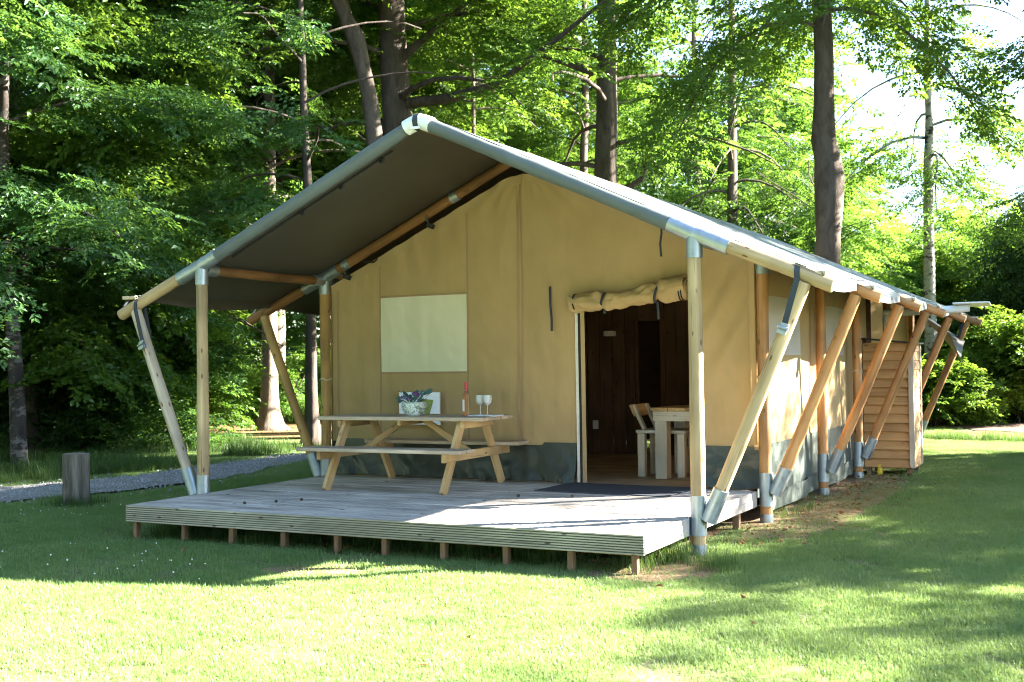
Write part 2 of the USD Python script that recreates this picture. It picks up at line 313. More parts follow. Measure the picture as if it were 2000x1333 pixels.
mat('clear_glass', {"d": ("diffuse_bsdf", {"color": (0.8, 0.8, 0.75)}), "m2": ("mix_closure", {"fac": 0.22}), "f": ("fresnel", {"IOR": 1.45}), "t": ("transparent_bsdf", {"color": (0.90, 0.92, 0.93)}), "g": ("glossy_bsdf", {"color": (1, 1, 1), "roughness": 0.02}), "m": ("mix_closure", {})},
    [("f.fac", "m.fac"), ("t.BSDF", "m.closure1"), ("g.BSDF", "m.closure2"), ("m.closure", "m2.closure1"), ("d.BSDF", "m2.closure2")], "m2.closure")
mat('rose_glass', {"p": ("principled_bsdf", {"base_color": (0.88, 0.50, 0.30), "roughness": 0.05, "transmission_weight": 0.9, "ior": 1.36})}, [], "p.BSDF")

#==MAIN==
# ------------------------------------------------------------------ ground
W2, HP, RZ, OV, ZE = 2.5, 2.503, 3.655, 1.067, 2.05
DZ = 0.293                                   # deck top
FY = [0.0, 2.0, 4.42, 6.45, 8.75, 11.0]      # tent frames
def zr(x):
    x = np.abs(x)
    return np.where(x <= W2, RZ-(RZ-HP)*x/W2, HP-(HP-ZE)*(x-W2)/OV)
S = 220.0
gx = np.r_[-S, -60, np.linspace(-30, 20, 51), 60, S]; gy = np.r_[-S, -40, np.linspace(-12, 40, 53), 80, S]
X, Y = np.meshgrid(gx, gy, indexing='ij'); Z = -0.004 + 0*X
far = np.clip((-(X+8))/8, 0, 1); Z = Z + far*0.25*nz(X*0.25, Y*0.25, 0*X, seed=3)
n2 = len(gy); i, j = np.meshgrid(np.arange(len(gx)-1), np.arange(n2-1), indexing='ij'); q = (i*n2+j).ravel()
ground = trimesh.Trimesh(np.stack([X, Y, Z], -1).reshape(-1, 3), np.vstack([np.c_[q, q+n2, q+n2+1], np.c_[q, q+n2+1, q+1]]), process=False)
obj('lawn_ground', ground, 'lawn_soil', kind='structure')
def ground_z(x, y):
    f = np.clip((-(np.asarray(x, float)+8))/8, 0, 1)
    return -0.004 + f*0.25*nz(np.asarray(x)*0.25, np.asarray(y)*0.25, 0*np.asarray(x, float), seed=3)
def strip(center, width, z, seed, rag=0.12):
    c = np.asarray(center, float); s = np.r_[0, np.cumsum(np.linalg.norm(np.diff(c, axis=0), axis=1))]
    t = np.linspace(0, s[-1], int(s[-1]/0.25)+2)
    p = np.stack([np.interp(t, s, c[:, 0]), np.interp(t, s, c[:, 1])], 1)
    for _ in range(6): p[1:-1] = (p[:-2]+2*p[1:-1]+p[2:])/4
    w = np.interp(t, s, np.broadcast_to(width, len(c)))
    d = np.gradient(p, axis=0); d /= np.linalg.norm(d, axis=1, keepdims=True); n = np.stack([-d[:, 1], d[:, 0]], 1)
    rows = []
    for k in np.linspace(-1, 1, 7):
        off = k*w/2 + (abs(k) == 1)*rag*2*nz(t*2.2, 0*t+k*9, 0*t, seed=seed)*1.6
        xy = p+n*off[:, None]; rows.append(np.c_[xy, ground_z(xy[:, 0], xy[:, 1])+z-0.006*abs(k)**6])
    V = np.stack(rows, 1); nu, nv = V.shape[:2]; i, j = np.meshgrid(np.arange(nu-1), np.arange(nv-1), indexing='ij'); q = (i*nv+j).ravel()
    return trimesh.Trimesh(V.reshape(-1, 3), np.vstack([np.c_[q, q+1, q+nv+1], np.c_[q, q+nv+1, q+nv]])[:, ::-1], process=False), p, w
PATH = [(-10.5, -6), (-8.2, -2.2), (-6.75, 0.75), (-6.25, 1.9), (-5.95, 3.1), (-6.35, 4.8), (-6.6, 6.3), (-6.6, 8.5), (-7.2, 12), (-9.5, 17)]
pm, pathp, pathw = strip(PATH, [1.7, 1.7, 1.75, 1.7, 1.5, 1.15, 0.9, 0.8, 0.8, 0.8], 0.03, 4)
obj('gravel_path', pm, 'gravel_bed', kind='structure')
tm, _, _ = strip([(-3.5, 30), (0.5, 22.5), (4, 18.6), (9, 16.5), (20, 15)], [3.2, 3.2, 3.4, 3.4, 3.4], 0.02, 9, 0.3)
obj('dirt_track', tm, 'track_sand', kind='structure')
def patch(name, cx, cy, rx, ry, mat_, seed, z=0.012, rot=0.0, n=48):
    a = np.arange(n)*2*np.pi/n; rr = 1+0.9*nz(np.cos(a)*1.5, np.sin(a)*1.5, 0*a, seed=seed)
    V = [[cx, cy, float(ground_z(cx, cy))+z]]
    for k in (0.5, 0.85, 1.0):
        x, y = rx*rr*k*np.cos(a), ry*rr*k*np.sin(a)
        X_, Y_ = cx+x*math.cos(rot)-y*math.sin(rot), cy+x*math.sin(rot)+y*math.cos(rot)
        V += np.c_[X_, Y_, ground_z(X_, Y_)+z*(1.0 if k < 1 else 0.45)].tolist()
    f = [[0, 1+j, 1+(j+1) % n] for j in range(n)]
    for r in range(2):
        for j in range(n):
            b, c = 1+r*n+j, 1+r*n+(j+1) % n; f += [[b, b+n, c+n], [b, c+n, c]]
    return obj(name, trimesh.Trimesh(np.array(V), f, process=False), mat_, kind='structure')
patch('bare_soil', 2.75, 4.0, 0.55, 3.6, 'bare_earth', 11)
patch('bare_soil', 2.35, -0.55, 0.55, 0.75, 'bare_earth', 12)
patch('bare_soil', 0.0, 5.0, 2.3, 6.4, 'bare_earth', 13, 0.008)
patch('bare_soil', 0.1, -1.78, 0.42, 0.16, 'bare_earth', 16, 0.012, 0.3)
patch('forest_floor', -16.5, 15.5, 7.5, 5.5, 'litter_floor', 14, 0.02, 0.4)
patch('forest_floor', -11.8, 11.6, 3.6, 2.0, 'litter_floor', 15, 0.024, 0.6)

# ------------------------------------------------------------------ wooden deck
deck = thing('wooden_deck', 'weathered grey wooden deck with ridged front board standing under the tent awning', 'deck', (0, 0, 0))
def ridged(L, w, th, ridges, depth=0.004):
    """board with grooves along its length: section in x (width) / y (thickness up), extruded along z"""
    xs, ys = [], []
    p = w/ridges
    for k in range(ridges):
        x0 = -w/2+k*p
        for u, h in ((0.10, -depth), (0.22, 0), (0.78, 0), (0.90, -depth)): xs.append(x0+u*p); ys.append(th/2+h)
    xs = [-w/2] + xs + [w/2]; ys = [th/2-depth-0.002] + ys + [th/2-depth-0.002]
    xs += [w/2, -w/2]; ys += [-th/2, -th/2]
    n = len(xs); sec = np.array([xs, ys]).T
    V = np.vstack([np.c_[sec, np.zeros(n)], np.c_[sec, np.full(n, L)]]); f = []
    for k in range(n):
        m = (k+1) % n; f += [[k, m, n+m], [k, n+m, n+k]]
    top = list(range(n-2))
    for base, flip in ((0, 1), (n, 0)):
        for k in range(n-3):
            # fan between the ridge line and the two bottom corners
            t = [base+k, base+k+1, base+(n-1 if k < (n-3)//2 else n-2)]; f.append(t[::-1] if flip else t)
        k = (n-3)//2; t = [base+k, base+n-2, base+n-1]; f.append(t if flip else t[::-1])
    v = V; f = [x[::-1] for x in f]
    return trimesh.Trimesh(v, f, process=False)
rsd = np.random.RandomState(3)
bw, gap = 0.134, 0.010
nb = 21; y0 = -1.03
for k in range(nb):
    yc = y0+bw/2+k*(bw+gap); dz = rsd.uniform(-0.003, 0.003)
    x0, x1 = -2.44+rsd.uniform(-.004, .004), 2.415+rsd.uniform(-.004, .004)
    M, L = frame((x0, yc, DZ-0.014+dz), (x1, yc, DZ-0.014+dz), (0, 0, 1))
    obj('deck_board', ridged(L, bw, 0.028, 5, 0.004), 'deck_wood', deck, M)
M, L = frame((-2.445, -1.047, DZ-0.071), (2.445, -1.047, DZ-0.071), (0, -1, 0))
used_front = obj('front_board', ridged(L, 0.146, 0.028, 8, 0.010), 'fascia_wood', deck, M, label='greenish ridged front board')
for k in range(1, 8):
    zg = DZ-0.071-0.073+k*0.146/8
    beam('groove', (-2.443, -1.0575, zg), (2.443, -1.0575, zg), 0.0048, 0.003, 'groove_shade', used_front, (0, -1, 0), ch=0.0005)  # dark strips stand in for the shade inside the board grooves
beam('side_board', (2.432, -1.03, DZ-0.069), (2.432, -0.075, DZ-0.069), 0.142, 0.026, 'deck_wood', deck, (1, 0, 0))
beam('side_board', (2.432, -0.075, DZ-0.070), (2.432, 0.03, DZ-0.070), 0.140, 0.026, 'steel', deck, (1, 0, 0), label='grey metal bracket')
beam('side_board', (2.418, 0.06, DZ-0.069), (2.418, 1.93, DZ-0.069), 0.142, 0.026, 'deck_wood', deck, (1, 0, 0))
beam('side_board', (-2.432, -1.03, DZ-0.069), (-2.432, 1.98, DZ-0.069), 0.142, 0.026, 'deck_wood', deck, (1, 0, 0))
for yj in (-0.95, 0.0, 1.0, 1.95):
    beam('joist', (-2.40, yj, DZ-0.10), (2.40, yj, DZ-0.10), 0.12, 0.06, 'leg_wood', deck, (0, 1, 0))
for k, x in enumerate((-2.37, -1.81, -1.28, -0.73, -0.20, 0.26, 0.80, 1.34, 1.87, 2.36)):
    box('leg', (x-0.023+rsd.uniform(-.008, .008), -1.026, -0.05), (x+0.023+rsd.uniform(-.004, .004), -0.975, 0.15), 'leg_wood', deck)
    if k % 3 == 0:
        for y in (0.3, 1.5): box('leg', (x-0.03, y-0.03, -0.05), (x+0.03, y+0.03, 0.15), 'leg_wood', deck)
for x, y in ((-1.47, -0.62), (-1.15, -0.22), (-1.28, -0.42), (0.55, 0.75), (1.02, 0.9)):
    m = trimesh.creation.icosphere(1, 0.016); m.vertices *= (1, .8, .8); m.apply_translation((x, y, DZ+0.014))
    lab = {-1.47: 'tiny dark cone lying nearest the left front of the deck', -1.28: 'tiny dark cone in the middle of the left deck', -1.15: 'tiny dark cone on the deck before the table\'s left leg',
           0.55: 'tiny dark cone on the deck right of the picnic table', 1.02: 'tiny dark cone on the deck close to the doormat'}[x]
    obj('fallen_cone', m, 'cone_brown', label=lab, cat='cone')

# ------------------------------------------------------------------ safari tent
tent = thing('safari_tent', 'large tan canvas safari tent on wooden poles with grey sheet roof and open door', 'tent', (0, 0, 0))
XL, XR = -3.22, 3.36
def sag(y):
    s = 0*y
    for a, b in zip(FY[:-1], FY[1:]):
        t = (y-a)/(b-a); s = s+np.where((t >= 0) & (t <= 1), np.sin(np.clip(t, 0, 1)*np.pi)*0.035, 0)
    return s
xs = np.unique(np.r_[np.linspace(XL, -2.5, 8), np.linspace(-2.5, -0.12, 22), np.linspace(-0.12, 0.12, 7), np.linspace(0.12, 2.5, 22), np.linspace(2.5, XR, 9)])
ys = np.unique(np.r_[0.03, 0.2, np.linspace(0.3, 11.1, 50)])
def roof_z(x, y, off):
    z = zr(x)+off - 0.05*np.exp(-(x/0.10)**2)
    w = np.clip((np.abs(x)-2.7)/0.6, 0, 1)
    edge = np.minimum(np.abs(np.subtract.outer(np.asarray(FY), y)).min(0), 1.0)
    return z - sag(y)*np.clip(np.abs(x)/0.6, 0, 1) + 0.012*nz(x*0.9, y*0.9, 0*x, seed=8) - w*0.03*np.sin(np.clip(edge, 0, 1)*np.pi/2)
def roof_sheet(off, flip):
    X, Y = np.meshgrid(xs, ys, indexing='ij'); Z = roof_z(X, Y, off)
    V = np.stack([X, Y, Z], -1)
    # hanging hems at both eaves
    for side, idx in ((0, 0), (1, -1)):
        e = V[idx:idx+1 if idx == 0 else None].copy(); e[..., 2] -= 0.075; e[..., 0] += (0.012 if side else -0.012)
        V = np.concatenate([e, V]) if side == 0 else np.concatenate([V, e])
    nu, nv = V.shape[:2]; i, j = np.meshgrid(np.arange(nu-1), np.arange(nv-1), indexing='ij'); q = (i*nv+j).ravel()
    f = np.vstack([np.c_[q, q+nv, q+nv+1], np.c_[q, q+nv+1, q+1]])
    return trimesh.Trimesh(V.reshape(-1, 3), f[:, ::-1] if flip else f, process=False)
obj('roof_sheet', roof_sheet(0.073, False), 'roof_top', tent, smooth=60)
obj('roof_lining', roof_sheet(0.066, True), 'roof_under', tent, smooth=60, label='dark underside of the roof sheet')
# sheet wrapped round the front rafters
def wrap(x0, x1, sgn):
    k = 40; x = np.linspace(x0, x1, k); p = np.c_[sgn*x, 0*x, zr(x)-0.0]
    m = tube(p, 0.061+0.014*nz(x*3.5, 0*x, 0*x+sgn, seed=2)+0.006*nz(x*12, 0*x, 0*x+sgn, seed=6), 18)
    return m
obj('roof_edge', wrap(0.05, 2.40, -1), 'roof_top', tent, smooth=50)
obj('roof_edge', wrap(0.05, 2.40, 1), 'roof_top', tent, smooth=50)
# hem flap inside with cord and hooks
for s in (-1, 1):
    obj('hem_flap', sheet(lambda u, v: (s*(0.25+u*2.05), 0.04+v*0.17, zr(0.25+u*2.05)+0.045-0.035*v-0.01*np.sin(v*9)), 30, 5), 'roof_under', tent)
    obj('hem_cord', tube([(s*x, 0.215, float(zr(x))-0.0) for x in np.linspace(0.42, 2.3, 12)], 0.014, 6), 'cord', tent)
def hook(x, y, z):
    h = obj('hook', trimesh.util.concatenate([tube([(x, y, z+0.05), (x+0.012, y-0.01, z+0.01), (x+0.03, y-0.012, z-0.02), (x+0.05, y-0.008, z-0.012), (x+0.055, y, z+0.02)], 0.014, 6),
        trimesh.creation.box((0.075, 0.04, 0.04), trimesh.transformations.translation_matrix((x+.01, y, z+0.03)))]), 'black_plastic', tent)
for x in (-1.47, -1.02, -0.57, -0.06, 0.10, 1.25, 1.75): hook(x, 0.215, float(zr(x))-0.01)
M, L = frame((0, -0.012, RZ-0.005), (0, 0.06, RZ-0.005))
cap = [(-0.15*math.cos(0), 0, 0)]
xx = np.linspace(-0.13, 0.13, 15)
obj('ridge_cap', tube(np.c_[xx, 0*xx-0.002, RZ+0.012-np.sqrt((xx*0.46)**2+0.0006)], 0.070, 18), 'white_plastic', tent, smooth=50)
a = np.linspace(-0.4, 3.9, 16)
obj('ridge_strap', band(np.c_[0*a, -0.002-0.074*np.sin(a), RZ-0.012+0.074*np.cos(a)][::1], (1, 0, 0), 0.05, 0.005), 'webbing', tent)
beam('ridge_buckle', (-0.05, -0.075, RZ-0.075), (0.05, -0.075, RZ-0.075), 0.025, 0.012, 'white_plastic', tent, (0, 1, 0))
# ridge pole and eaves rails
pole('ridge_pole', (0, 0.05, RZ-0.03), (0, 11.05, RZ-0.03), 0.05, 'pole_brown', tent)
for s in (-1, 1):
    for a, b in zip(FY[:-1], FY[1:]):
        r = pole('eaves_rail', (s*W2, a+0.14, HP-0.04), (s*W2, b-0.14, HP-0.04), 0.05, 'pole_brown', tent)
        sleeve('metal_sleeve', (s*W2, a+0.05, HP-0.04), (s*W2, a+0.2, HP-0.04), 0.060, r)
        sleeve('metal_sleeve', (s*W2, b-0.2, HP-0.04), (s*W2, b-0.05, HP-0.04), 0.060, r)
PR = 0.056
for fi, y in enumerate(FY):
    for s in (-1, 1):
        right = s > 0
        pm_ = 'pole_pale' if fi == 0 else 'pole_orange' if right else 'pole_gold'
        post = pole('post', (s*W2, y, -0.04), (s*W2, y, HP-0.02), PR, pm_, tent)
        sleeve('metal_sleeve', (s*W2, y, -0.04), (s*W2, y, 0.085), PR+0.006, post)
        sleeve('metal_sleeve', (s*W2, y, 0.155), (s*W2, y, 0.465), PR+0.007, post)
        sleeve('metal_sleeve', (s*W2, y, HP-0.19), (s*W2, y, HP+0.02), PR+0.007, post)
        # slanting strut with its steel socket
        f0, f1 = np.array([s*2.585, y-0.012, 0.27]), np.array([s*3.36, y-0.012, float(zr(3.36))-0.03])
        d = (f1-f0)/np.linalg.norm(f1-f0)
        st = pole('strut', f0+d*0.02, f1-d*0.02, 0.054, ('pole_pale' if right else 'pole_grey') if fi == 0 else 'pole_orange' if right else 'pole_gold', tent, label='weathered greyish strut' if fi == 0 and not right else None)
        sleeve('metal_sleeve', f0, f0+d*0.27, 0.063, st)
        # rafter
        e0 = 2.36 if fi == 0 else 0.10
        tip = np.array([s*(W2+OV), y, ZE])
        if fi == 0:
            rf = pole('rafter', (s*2.56, y, float(zr(2.56))), tip, 0.056, 'pole_pale', tent)
        else:
            rf = pole('rafter', (s*0.06, y, RZ-0.02), (s*2.5, y, HP), 0.054, 'pole_brown', tent)
            pole('rafter_end', (s*2.5, y, HP), tip, 0.054, 'pole_brown' if s < 0 else 'pole_orange', rf)
            for t in (0.30, 0.86):
                x = s*2.5*t; x2 = s*2.5*(t+0.035)
                sleeve('metal_sleeve', (x, y, float(zr(x))), (x2, y, float(zr(x2))), 0.060, rf)
        x = s*2.30; x2 = s*2.78
        sleeve('metal_sleeve', (x, y, float(zr(x))), (s*2.5, y, HP), 0.0655 if fi else 0.067, rf)
        sleeve('metal_sleeve', (s*2.5, y, HP), (x2, y, float(zr(x2))), 0.0655 if fi else 0.066, rf)
        # tensioning wedge on the rafter tip and its lashing
        wx = s*3.43
        beam('wedge', (wx-0.09*1, y-0.01, float(zr(3.43-s*0.09*-1))+0.075), (wx+0.09, y-0.01, float(zr(3.43+s*0.09))+0.075), 0.05, 0.035, 'wedge_wood', rf, (0, 0, 1), ch=0.006)
        obj('lashing', band([(s*3.30, y-0.01, float(zr(3.3))+0.076), (s*3.36, y-0.01, float(zr(3.36))+0.078), (s*3.42, y-0.01, float(zr(3.42))+0.098), (s*3.47, y-0.01, float(zr(3.47))+0.096), (s*3.50, y-0.03, float(zr(3.5))+0.05)], (0, 1, 0), 0.03, 0.004), 'webbing', rf)
        if fi in (0, 5):
            # ratchet strap over the rafter and down both faces of the strut
            c = np.array([s*3.31, y, float(zr(3.31))]); q = f0+d*(np.linalg.norm(f1-f0)-0.42)
            path = [q+np.array([0, -0.058, 0]), c+np.array([0, -0.064, -0.05]), c+np.array([0, -0.063, 0.0]), c+np.array([0, -0.045, 0.045]), c+np.array([0, 0, 0.064]), c+np.array([0, 0.045, 0.045]), c+np.array([0, 0.062, 0]), q+np.array([0, 0.045, 0])]
            wd = np.array([d[2], 0, -d[0]])
            b = obj('strap', band(path, wd, 0.045, 0.005), 'webbing', st)
            mb, _ = frame(q+d*-0.02+np.array([0, -0.066, 0]), q+d*0.07+np.array([0, -0.066, 0]), (0, -1, 0))
            k1 = bbox(0.066, 0.022, 0.085, 0.004)
            k2 = trimesh.creation.cylinder(0.012, 0.085, sections=10); k2.apply_transform(trimesh.transformations.rotation_matrix(np.pi/2, (0, 1, 0))); k2.apply_translation((0, 0.018, 0.05))
            k3 = trimesh.creation.box((0.07, 0.008, 0.03)); k3.apply_translation((0, 0.028, 0.015))
            obj('buckle', cat_([k1, k2, k3]), 'steel', st, mb)

# canvas front wall, door opening, seams and window panel
WY, WX = 2.06, 2.44
D0, D1, DT = 0.60, 1.78, 2.10
def wall_y(x, z, amp=1.0):
    fold = 0.014*np.sin(x*23+z*1.3)*np.clip((z-2.1)/1.2, 0, 1)*(0.4+2*np.abs(nz(x*2, z, 0*x, seed=27))) + 0.06*nz(x*1.3, z*0.55, 0*x, seed=21) + 0.030*nz(x*5, z*0.9, 0*x, seed=22) + 0.016*(np.abs(nz(x*6+z*5, z*2.5-x, 0*x, seed=24))-0.1)
    # pull lines fanning out from the apex and sag over the door and window
    rr_, aa_ = np.hypot(x, 3.66-z), np.arctan2(x, 3.66-z)
    fold = fold + 0.012*np.sin(aa_*26)*np.exp(-rr_/0.55) + 0.022*np.sin((x-z*0.6)*20)*np.exp(-((x-2.1)**2+(z-1.9)**2)/0.30) + 0.010*np.sin((x+z*0.5)*22)*np.exp(-((x-0.5)**2+(z-2.2)**2)/0.12)
    return WY + amp*fold
def top_z(x): return zr(x)-0.12-0.06*np.exp(-(np.asarray(x)/0.12)**2)
def grid_cols(xc, z0f, z1f, nz_=80, yf=wall_y):
    xc = np.asarray(xc); t = np.linspace(0, 1, nz_); z0, z1 = np.array([z0f(x) for x in xc]), np.array([float(z1f(x)) for x in xc])
    Z = z0[:, None]+(z1-z0)[:, None]*t; X = np.broadcast_to(xc[:, None], Z.shape); Y = yf(X, Z)
    nu, nv = Z.shape; i, j = np.meshgrid(np.arange(nu-1), np.arange(nv-1), indexing='ij'); q = (i*nv+j).ravel()
    return trimesh.Trimesh(np.stack([X, Y, Z], -1).reshape(-1, 3), np.vstack([np.c_[q, q+nv, q+nv+1], np.c_[q, q+nv+1, q+1]]), process=False)
ZS = 0.70
fw = cat_([grid_cols(np.linspace(-WX, D0, 150), lambda x: ZS-0.03, top_z), grid_cols(np.linspace(D0, D1, 60), lambda x: DT, top_z, 24), grid_cols(np.linspace(D1, WX, 36), lambda x: ZS-0.03, top_z)])
fwp = obj('front_wall', fw, 'canvas', tent, smooth=True)
def skirt_y(x, z):
    t = np.clip((ZS-z)/0.4, 0, 1)
    return WY-0.006-0.06*t**2 + t*(0.11*nz(x*2.6+z*1.5, z*3, 0*x, seed=31)+0.14*(np.abs(nz(x*5.5+z*3, z*3-x, 0*x, seed=32))-0.10)+0.020*np.sin(x*31+z*9)*np.clip(nz(x*1.1, 0*x, 0*x, seed=35)*3, 0, 1)-0.02)
for xa, xb in ((-WX, D0-0.04), (D1+0.04, WX)):
    obj('skirt', grid_cols(np.linspace(xa, xb, int((xb-xa)/0.03)), lambda x: DZ+0.006+0.014*abs(math.sin(x*7)), lambda x: ZS, 22, skirt_y), 'skirt_pvc', tent, smooth=True, label='dark green plastic skirt along the wall foot')
def seam(x, w, z0, z1, off=0.004, m='canvas_seam', name='seam'):
    n = max(2, int(w/0.012)+1)
    obj(name, grid_cols(np.linspace(x-w/2, x+w/2, n+1), lambda a: z0, lambda a: z1, 40, lambda X, Z: wall_y(X, Z)-off), m, fwp, smooth=True)
seam(-1.80, 0.022, ZS, float(top_z(1.8))-0.02); seam(-0.69, 0.022, ZS, float(top_z(.69))-0.02)
seam(-0.085, 0.030, ZS, 3.44, 0.006); seam(-0.040, 0.018, ZS, 3.44, 0.010); seam(2.36, 0.03, ZS, 2.42, 0.006); seam(-2.36, 0.03, ZS, 2.42, 0.006)
obj('window_panel', grid_cols(np.linspace(-1.785, -0.700, 40), lambda x: 1.43, lambda x: 2.255+0.012*(x+1.2), 30, lambda X, Z: wall_y(X, Z)-0.012+0.007*np.sin(X*13+Z*1.5+np.sin(X*5)*2)*np.sin((2.26-Z)/0.83*3.14)), 'canvas_pale', fwp, smooth=True, label='pale cream closed window panel')
for zz_ in (1.424, 2.262): obj('window_hem', grid_cols(np.linspace(-1.80, -0.69, 30), lambda x: zz_-0.010, lambda x: zz_+0.010, 3, lambda X, Z: wall_y(X, Z)-0.015), 'canvas_seam', fwp, smooth=True)
for x0_, x1_ in ((-WX, -0.02), (0.02, WX)):
    obj('roof_band', grid_cols(np.linspace(x0_, x1_, 40), lambda x: float(top_z(x))-0.10, top_z, 5, lambda X, Z: wall_y(X, Z)-0.011), 'canvas_band', fwp, smooth=True)
# side walls
def side(x0, y0_, y1_, z0, z1, off, seed, ny=90, nzv=40, slack=1.0):
    def fn(u, v):
        y = y0_+u*(y1_-y0_); z = z0+v*(z1-z0)
        ph = 0*y
        for a, b in zip(FY[1:-1], FY[2:]):
            t = np.clip((y-a)/(b-a), 0, 1); ph = np.maximum(ph, np.sin(t*np.pi)*((y >= a) & (y <= b)))
        x = x0 + off + slack*(0.05*ph + 0.06*nz(y*1.4, z*0.5, 0*y, seed=seed) + 0.022*np.sin(y*9+z*0.8)*np.clip(1-ph, 0, 1))
        return x, y, z
    return sheet(fn, ny, nzv)
rw = obj('side_wall', side(2.37, WY, 7.6, 0.66, 2.56, 0, 41), 'canvas', tent, smooth=True)
obj('side_skirt', side(2.37, WY+0.01, 7.6, 0.22, 0.70, 0.012, 41), 'skirt_grey', tent, smooth=True)
obj('ground_skirt', side(2.39, WY+0.02, 7.6, 0.06, 0.235, 0.02, 41, 90, 8), 'skirt_grey', tent, smooth=True)
for a, b in ((2.34, 3.75), (4.65, 6.2)):
    obj('window_panel', side(2.37, a, b, 1.56, 2.14, 0.012, 41, 40, 20), 'canvas_white', rw, smooth=True, label='whitish window panel in the side wall')
obj('side_wall', side(-2.44, WY, 11.0, 0.25, 2.56, 0, 43, 90, 30, -1.0), 'canvas', tent, smooth=True)
obj('back_wall', grid_cols(np.linspace(-WX, WX, 40), lambda x: 0.1, top_z, 20, lambda X, Z: 10.9+0*X), 'canvas', tent, smooth=True)
# door: zip tapes, rolled-up flap, ties
for x, w, m, o in ((0.575, 0.030, 'zip_tape', 0.014), (0.602, 0.020, 'cord', 0.018), (0.640, 0.045, 'canvas_band', 0.012)):
    obj('zip_tape', grid_cols(np.linspace(x-w/2, x+w/2, 3), lambda a: DZ+0.01, lambda a: 2.11, 24, lambda X, Z: wall_y(X, Z)-o), m, tent, smooth=True)
obj('zip_tape', grid_cols(np.linspace(D1-0.01, D1+0.03, 3), lambda a: DZ+0.01, lambda a: 2.16, 24, lambda X, Z: wall_y(X, Z)-0.014), 'zip_tape', tent, smooth=True)
def roll(u, v):
    x = 0.545+u*1.22; a = v*2*np.pi
    pinch = 1-0.30*np.exp(-((u-0.30)/0.025)**2)-0.34*np.exp(-((u-0.76)/0.025)**2)
    r = (0.078+0.034*u+0.012*np.sin(u*9)+0.02*nz(u*7, np.cos(a)*1.6, np.sin(a)*1.6, seed=51)+0.012*np.sin(a*3+u*14)+0.045*nz(u*16+np.cos(a)*1.2, np.cos(a)*2.2, np.sin(a)*2.2, seed=53)+0.006*np.sin(u*46+a*2.5))*pinch
    zc = 2.115+0.085*u-0.03*np.sin(u*np.pi*1.4)
    return x, WY-0.085-r*np.cos(a)*0.85, zc+r*np.sin(a)
dr = obj('rolled_door', sheet(roll, 90, 33), 'canvas', tent, smooth=True, label='rolled-up canvas door flap')
sp = []; 
for k in range(46):
    a = k*0.36; r = 0.100-0.0016*k
    sp.append((1.768, WY-0.085-r*math.cos(a)*0.85, 2.205+r*math.sin(a)))
obj('roll_end', band(sp, (1, 0, 0), 0.02, 0.010), 'canvas_band', dr)
a = np.linspace(0, 2*np.pi, 22)
for xx_, rr_, zz_ in ((1.735, 0.106, 2.205), (1.712, 0.107, 2.203)):
    obj('tape_ring', band(np.c_[0*a+xx_, WY-0.085-rr_*np.cos(a)*0.86, zz_+rr_*np.sin(a)], (1, 0, 0), 0.012, 0.004), 'cord', dr)
obj('tape_ring', band(np.c_[0*a+0.60, WY-0.085-0.081*np.cos(a)*0.9, 2.118+0.081*np.sin(a)], (1, 0, 0), 0.015, 0.004), 'cord', dr)
for xx_, zz_, rr_, hang in ((0.911, 2.12, 0.078, 0.05), (1.472, 2.165, 0.086, 0.16)):
    obj('tie_strap', band(np.c_[0*a+xx_+0.02*np.sin(a), WY-0.085-rr_*np.cos(a)*0.9, zz_+rr_*np.sin(a)], (1, 0, 0), 0.025, 0.005), 'webbing', dr)
    obj('tie_strap', band([(xx_, WY-0.09, zz_-rr_+0.01), (xx_+0.01, WY-0.10, zz_-rr_-hang*0.5), (xx_+0.012, WY-0.095, zz_-rr_-hang)], (1, 0, 0), 0.025, 0.004), 'webbing', dr)
obj('tie_strap', band([(0.30, WY-0.04, 2.29), (0.305, WY-0.05, 2.1), (0.318, WY-0.05, 1.95), (0.315, WY-0.045, 1.835)], (1, 0, 0), 0.024, 0.005), 'webbing', tent)
obj('tie_strap', band([(1.62, 1.7, float(zr(1.62))-0.02), (1.625, 1.69, 2.72), (1.61, 1.69, 2.62), (1.615, 1.7, 2.5)], (1, 0, 0), 0.02, 0.005), 'webbing', tent)
obj('tie_strap', band([(-1.95, 1.96, 2.66), (-1.85, 1.93, 2.64), (-1.78, 1.93, 2.64), (-1.73, 1.92, 2.67)], (0, 0, 1), 0.02, 0.005), 'cord', tent)
for x in (-2.2, -1.12):
    zc = float(zr(x))
    h = obj('lamp_clip', tube([(x, 1.95, zc-0.03), (x+0.02, 1.93, zc-0.09), (x+0.05, 1.92, zc-0.12)], 0.010, 6), 'steel', tent)
    obj('lamp_clip_end', trimesh.creation.box((0.075, 0.05, 0.05), trimesh.transformations.translation_matrix((x+0.07, 1.92, zc-0.15)) @ trimesh.transformations.rotation_matrix(0.4, (0, 1, 0))), 'black_plastic', h)
for s, y in ((-1, 2.0), (1, 2.0), (1, 6.45)):
    zt = 1.36
    obj('post_tie', tube([(s*2.5+0.062*math.cos(t), y+0.062*math.sin(t), zt+0.01*math.sin(3*t)) for t in np.linspace(0, 2*np.pi, 17)]+[(s*2.45, y+0.06, zt+0.01)], 0.008, 5), 'rope', tent)
obj('corner_fold', sheet(lambda u, v: (2.40+0.03*np.sin(u*5)-0.02*u, WY-0.03-0.05*np.sin(u*3.1)*(0.4+0.6*np.abs(v-0.45)), 0.72+v*1.78), 8, 30), 'canvas', tent, smooth=True)

